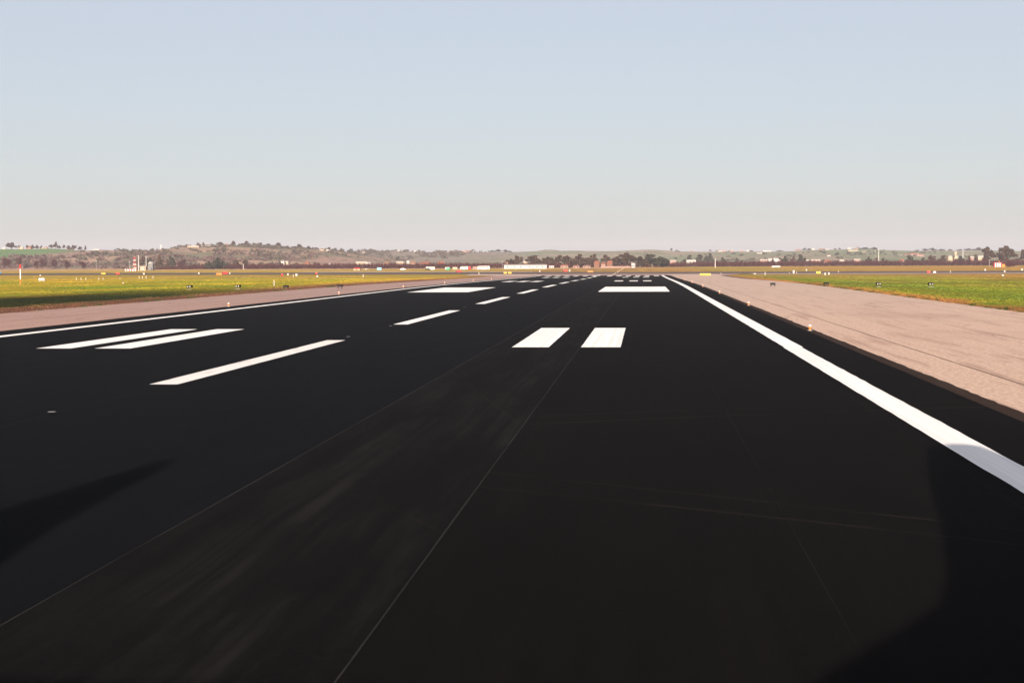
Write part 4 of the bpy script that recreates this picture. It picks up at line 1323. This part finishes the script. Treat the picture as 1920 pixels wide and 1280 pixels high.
# striped hut at the right
t = thing('striped_hut', (282.2, 1300, -0.9), 'red and white striped hut in front of the right-hand trees', 'hut')
MB().box(-3.0, 3.0, 0, 4.5, -1.2, 3.2).build('wall', M['white'], t)
for k in range(4):
    MB().box(-3.0 + 1.72 * k - 0.02, -2.15 + 1.72 * k - 0.02, -0.03, 4.53, -1.2, 3.22).build('stripe', M['red'], t)
MB().box(-3.2, 3.2, -0.2, 4.7, 3.22, 3.5).build('roof', M['red'], t)
MB().box(3.03, 5.6, 0.5, 4.0, -1.2, 2.2).build('annex', M['orange'], t)
MB().cyl((1.4, 2, 3.5), (1.4, 2, 4.6), 0.08, n=8).build('mast', M['white'], t)
MB().lathe([(0.5, 4.3), (0.6, 4.6), (0.35, 4.9)], c=(1.4, 2, 0), n=10).build('beacon', M['orange'], t)
# low bare bush beside the hut
t = thing('low_bush', (294.0, 1308, -0.9), 'low brown bush right beside the striped hut', 'bush')
o = link('crown', LIB['bare'][1][0], t); o.scale = (9.5, 6, 4.2); o.location.z = -0.9
o = link('stem', LIB['bare'][1][1], t); o.scale = (6, 6, 3.2)
# low white railing near the hedge at right
t = thing('white_railing', (109.6, 1330, -0.9), 'low white railing before the hedge at centre right', 'railing')
for k in range(7): MB().box(-3.3 + 1.1 * k - 0.08, -3.3 + 1.1 * k + 0.08, -0.08, 0.08, 0, 1.3).build('upright', M['white'], t)
for z in (0.6, 1.2): MB().box(-3.4, 3.4, -0.12, -0.082, z, z + 0.25).build('rail', M['white'], t)
# cream fence panels near the centre trees
for k in range(5):
    t = thing('fence_panel', (-34 + 5.2 * k, 1400, -0.9), f'pale fence panel at the foot of the central trees, {ordinal(k, 5)}', 'fence', 'pale fence panels')
    for q in range(6): MB().box(-2.4 + 0.8 * q, -1.68 + 0.8 * q, -0.04, 0.04, 0.1, 1.5 + 0.12 * (q % 2)).build('board', M['pink'], t)
    MB().box(-2.5, 2.5, 0.045, 0.12, 0.5, 0.65).build('rail', M['cream'], t)
    for sx in (-2.45, 2.45): MB().box(sx - 0.07, sx + 0.07, 0.125, 0.26, 0, 1.6).build('post', M['grey'], t)

# ------------------------------------------------------------------ vehicles and containers in front of the hedge
def container(x, y, L, h, mat, label, name='container'):
    t = thing(name, (x, y, -0.85), label, 'container')
    hl = L / 2
    MB().box(-hl, hl, 0, 2.3, 0.12, h).build('body', M['white_wall' if mat == 'white' else mat], t)
    for k in range(int(L / 0.8)):
        cx = -hl + 0.4 + 0.8 * k
        MB().box(cx - 0.08, cx + 0.08, -0.05, -0.002, 0.2, h - 0.1).build('rib', M['white_wall' if mat == 'white' else mat], t)
    MB().box(-hl - 0.05, hl + 0.05, -0.06, 2.36, h, h + 0.1).build('roof', M['grey'], t)
    for sx in (-hl + 0.3, hl - 0.3): MB().box(sx - 0.2, sx + 0.2, 0.1, 2.2, -0.05, 0.12).build('skid', M['black'], t)
container(-153.6, 1150, 6.5, 2.2, 'white', 'white cabin standing alone left of the green crate')
container(-141.4, 1152, 3.4, 1.9, 'white', 'short white cabin behind the green crate')
container(-135.6, 1150, 3.4, 1.9, 'cream', 'cream cabin just right of the green crate')
container(-139.3, 1138, 2.3, 1.6, 'green', 'bright green crate among the white cabins')
container(-123.0, 1130, 2.2, 2.2, 'red', 'red crate between the white cabins')
container(-118.4, 1131, 4.5, 2.2, 'pink', 'pinkish container right of the red crate')
container(-186.1, 1120, 3.0, 1.9, 'lightblue', 'light blue crate alone before the hedge')
def vehicle(name, x, y, L, h, mat, label, cat, boxy):
    t = thing(name, (x, y, -0.85), label, cat)
    hl = L / 2
    prof = ([(-hl, 0.35), (hl, 0.35), (hl, 0.9 * h), (hl - 0.15, h), (-hl + 0.5, h), (-hl, 0.75 * h)] if boxy else
            [(-hl, 0.3), (hl, 0.3), (hl, 0.62 * h), (0.6 * hl, 0.66 * h), (0.35 * hl, h), (-0.45 * hl, h), (-0.7 * hl, 0.65 * h), (-hl, 0.58 * h)])
    bb = MB(); n_ = len(prof)
    for q in (0.0, 1.8): bb.v += [(p, q, z) for p, z in prof]
    bb.f.append(tuple(range(n_))); bb.f.append(tuple(reversed(range(n_, 2 * n_))))
    for i in range(n_): bb.f.append((i, n_ + i, n_ + (i + 1) % n_, (i + 1) % n_))
    bb.build('body', M[mat], t)
    k = max(2, int(L / 1.5))
    for i in range(k):
        a = -hl * 0.55 + (hl * 0.95) * i / k; c = a + hl * 0.95 / k - 0.12
        if boxy: a, c = -hl + 0.4 + (L - 0.8) * i / k, -hl + 0.3 + (L - 0.8) * (i + 1) / k
        MB().box(a, c, -0.02, 0.01, h * 0.66, h * 0.9).build('window', M['glass'], t)
    for sx in (-hl * 0.62, hl * 0.62):
        for sy in (0.02, 1.62): 
            wl = MB().cyl((sx, sy - 0.04, 0.32), (sx, sy + 0.2, 0.32), 0.32, n=12).build('wheel', M['tyre'], t)
vehicle('bus', -127.9, 1140, 5.6, 2.4, 'white', 'small white bus left of the red crate', 'bus', True)
vehicle('bus', -111.8, 1120, 8.4, 2.7, 'white', 'long white bus at the right end of the cabins', 'bus', True)
vehicle('parked_car', -168.5, 1115, 3.9, 1.45, 'white', 'small white car parked before the hedge', 'car', False)
vehicle('parked_car', -197.4, 1130, 3.6, 1.4, 'cream', 'cream car between the red-roofed hut and blue crate', 'car', False)
vehicle('parked_car', -150.0, 1108, 3.6, 1.3, 'black', 'black car right of the white car', 'car', False)
t = thing('low_hut', (-204, 1130, -0.85), 'low hut with red roof before the hedge', 'hut')
MB().box(-2.3, 2.3, 0, 3, -0.1, 1.1).build('wall', M['cream'], t)
bb = MB(); bb.v += [(-2.6, -0.3, 1.1), (2.6, -0.3, 1.1), (2.6, 3.3, 1.1), (-2.6, 3.3, 1.1), (-1.8, 1.5, 1.9), (1.8, 1.5, 1.9)]
bb.f += [(0, 1, 5, 4), (1, 2, 5), (2, 3, 4, 5), (3, 0, 4), (0, 3, 2, 1)]; bb.build('roof', M['red'], t)
MB().box(-0.4, 0.4, -0.03, 0.02, 0, 1.0).build('door', M['brown'], t)

# ------------------------------------------------------------------ blue light aircraft at the left edge
t = thing('light_aircraft', (-318.6, 762, zg(762)), 'blue aircraft nose poking in at the far left edge', 'aircraft', rz=0.0)
fus = [(0.05, 4.1), (0.35, 3.9), (0.62, 3.3), (0.78, 2.3), (0.80, 1.0), (0.72, -0.6), (0.45, -2.6), (0.2, -4.2), (0.05, -4.6)]
MB().lathe(list(reversed(fus)), axis='x', c=(0, 0, 1.25), n=18).build('fuselage', M['blue'], t, smooth=True)
MB().lathe([(0.42, -0.9), (0.60, -0.2), (0.58, 0.7), (0.3, 1.5)], axis='x', c=(0, 0, 1.72), n=14).build('canopy', M['glass'], t, smooth=True)
for s in (-1, 1):
    bb = MB(); bb.prism([(0.9, 0.3 * s), (-0.7, 0.3 * s), (-0.5, 5.2 * s), (0.5, 5.2 * s)], 0.82, 0.96); bb.build('wing', M['white'], t)
    bb = MB(); bb.prism([(-3.4, 0.1 * s), (-4.4, 0.1 * s), (-4.4, 1.7 * s), (-3.8, 1.7 * s)], 1.35, 1.42); bb.build('tailplane', M['white'], t)
    MB().cyl((0.2, 0.9 * s, 0.2), (0.2, 0.8 * s, 0.9), 0.05, n=6).build('gear_leg', M['steel'], t)
    MB().cyl((0.2, 0.82 * s, 0.2), (0.2, 0.98 * s, 0.2), 0.2, n=12).build('wheel', M['tyre'], t)
bb = MB(); bb.v += [(-3.3, -0.05, 1.5), (-4.5, -0.05, 1.4), (-4.7, -0.05, 2.9), (-4.1, -0.05, 2.9), (-3.3, 0.05, 1.5), (-4.5, 0.05, 1.4), (-4.7, 0.05, 2.9), (-4.1, 0.05, 2.9)]
bb.f += [(0, 1, 2, 3), (7, 6, 5, 4), (0, 4, 5, 1), (1, 5, 6, 2), (2, 6, 7, 3), (3, 7, 4, 0)]; bb.build('fin', M['blue'], t)
MB().cyl((3.2, 0, 0.15), (3.2, 0, 0.8), 0.05, n=6).build('gear_leg', M['steel'], t)
MB().cyl((3.2, -0.08, 0.17), (3.2, 0.08, 0.17), 0.17, n=12).build('wheel', M['tyre'], t)

# ------------------------------------------------------------------ the airliner whose wing and fin throw the shadows on the asphalt
t = thing('passenger_aircraft', (0, -5.0, 0.044), 'white high-wing airliner whose wing and fin shadows fall on the asphalt', 'aircraft')
fus = [(0.06, -14.6), (0.5, -13.6), (1.0, -11.6), (1.5, -8.6), (1.7, -5.6), (1.7, 9.5), (1.55, 11.5), (1.2, 13.0), (0.7, 14.0), (0.1, 14.5)]
MB().lathe(fus, axis='x', c=(0, 0, 3.8), n=32).build('fuselage', M['white'], t, smooth=True)
wing_z = lambda yy: 5.0 + 1.2 * min(max((yy + 2.3) / 16.0, 0.0), 1.0)       # dihedral
trail = [(2.35, -5.0), (2.71, -2.4), (3.28, -1.55), (3.96, -0.55), (4.69, 0.55), (5.24, 2.3), (5.94, 5.6), (6.87, 10.3), (7.62, 13.7), (8.32, 14.55)]
lead = [(9.55, -5.0), (9.36, -2.4), (9.33, -1.55), (9.31, -0.55), (9.29, 0.55), (9.29, 2.3), (9.29, 5.6), (9.24, 9.0), (9.14, 11.6), (8.92, 14.2)]
for s in (1, -1):
    bb = MB(); k = len(trail)
    for (tx_, ty), (lx_, ly) in zip(trail, lead):
        c = (tx_ - lx_)
        for fr, th in ((0.0, 0.0), (0.35, 0.07), (0.8, 0.06), (1.0, 0.0), (0.8, -0.03), (0.35, -0.04)):
            px = tx_ + (lx_ - tx_) * fr; py = ty + (ly - ty) * fr
            bb.v.append((px, s * (py + 5.0), wing_z(py) + th * abs(c)))
    for i in range(k - 1):
        for j in range(6):
            j2 = (j + 1) % 6; bb.f.append((i * 6 + j, i * 6 + j2, (i + 1) * 6 + j2, (i + 1) * 6 + j))
    bb.f.append(tuple((k - 1) * 6 + j for j in range(6)))
    bb.build('wing', M['white'], t)
    MB().lathe([(0.35, -1.6), (0.62, -0.6), (0.70, 0.8), (0.62, 1.5)], axis='x', c=(7.6, s * 5.4, 3.9), n=18).build('engine', M['aluminium'], t, smooth=True)
    MB().box(6.4, 8.6, s * 5.4 - 0.1, s * 5.4 + 0.1, 4.5, 5.1).build('pylon', M['white'], t)
    bb = MB(); bb.prism([(-11.0, 0.5 * s), (-13.4, 0.4 * s), (-13.8, 4.3 * s), (-12.6, 4.3 * s)], 3.9, 4.05); bb.build('tailplane', M['white'], t)
    MB().cyl((1.5, 1.3 * s, 0.45), (1.5, 1.3 * s, 2.6), 0.12, n=10).build('gear_leg', M['steel'], t)
    for q in (-0.2, 0.2): MB().cyl((1.5, 1.3 * s + q - 0.12, 0.48), (1.5, 1.3 * s + q + 0.12, 0.48), 0.48, n=18).build('wheel', M['tyre'], t)
    for i in range(14): MB().box(-6.0 + 1.0 * i, -5.66 + 1.0 * i, s * 1.655 - 0.03, s * 1.655 + 0.03, 3.95, 4.4).build('window', M['glass'], t)
fin = [(-7.04, 5.0), (-7.66, 7.0), (-7.95, 8.05), (-8.0, 9.6), (-8.05, 10.35), (-8.38, 10.4), (-8.68, 9.9), (-9.31, 8.8), (-10.03, 7.6), (-11.68, 4.4)]
bb = MB(); k = len(fin)
bb.v += [(p, -0.08, q) for p, q in fin] + [(p, 0.08, q) for p, q in fin]
bb.f.append(tuple(range(k))); bb.f.append(tuple(reversed(range(k, 2 * k))))
for i in range(k): bb.f.append((i, k + i, k + (i + 1) % k, (i + 1) % k))
bb.build('fin', M['blue'], t)
MB().cyl((11.4, 0, 0.4), (11.4, 0, 2.6), 0.1, n=10).build('gear_leg', M['steel'], t)
MB().cyl((11.4, -0.15, 0.4), (11.4, 0.15, 0.4), 0.4, n=18).build('wheel', M['tyre'], t)

# ------------------------------------------------------------------ haze
HAZE = True
if HAZE:
    n = bpy.data.materials.new('haze_air'); n.use_nodes = True
    tr = n.node_tree; tr.nodes.clear()
    ov = tr.nodes.new('ShaderNodeOutputMaterial'); pv = tr.nodes.new('ShaderNodeVolumePrincipled')
    pv.inputs['Color'].default_value = (0.78, 0.755, 0.87, 1)
    pv.inputs['Density'].default_value = 0.00007
    pv.inputs['Anisotropy'].default_value = 0.0
    tr.links.new(pv.outputs[0], ov.inputs['Volume'])
    hz = MB().box(-3000, 3000, -400, 6000, -8, 75).build('haze', n)
    tag(hz, 'thin pale haze over the whole airfield', 'haze', kind='stuff')
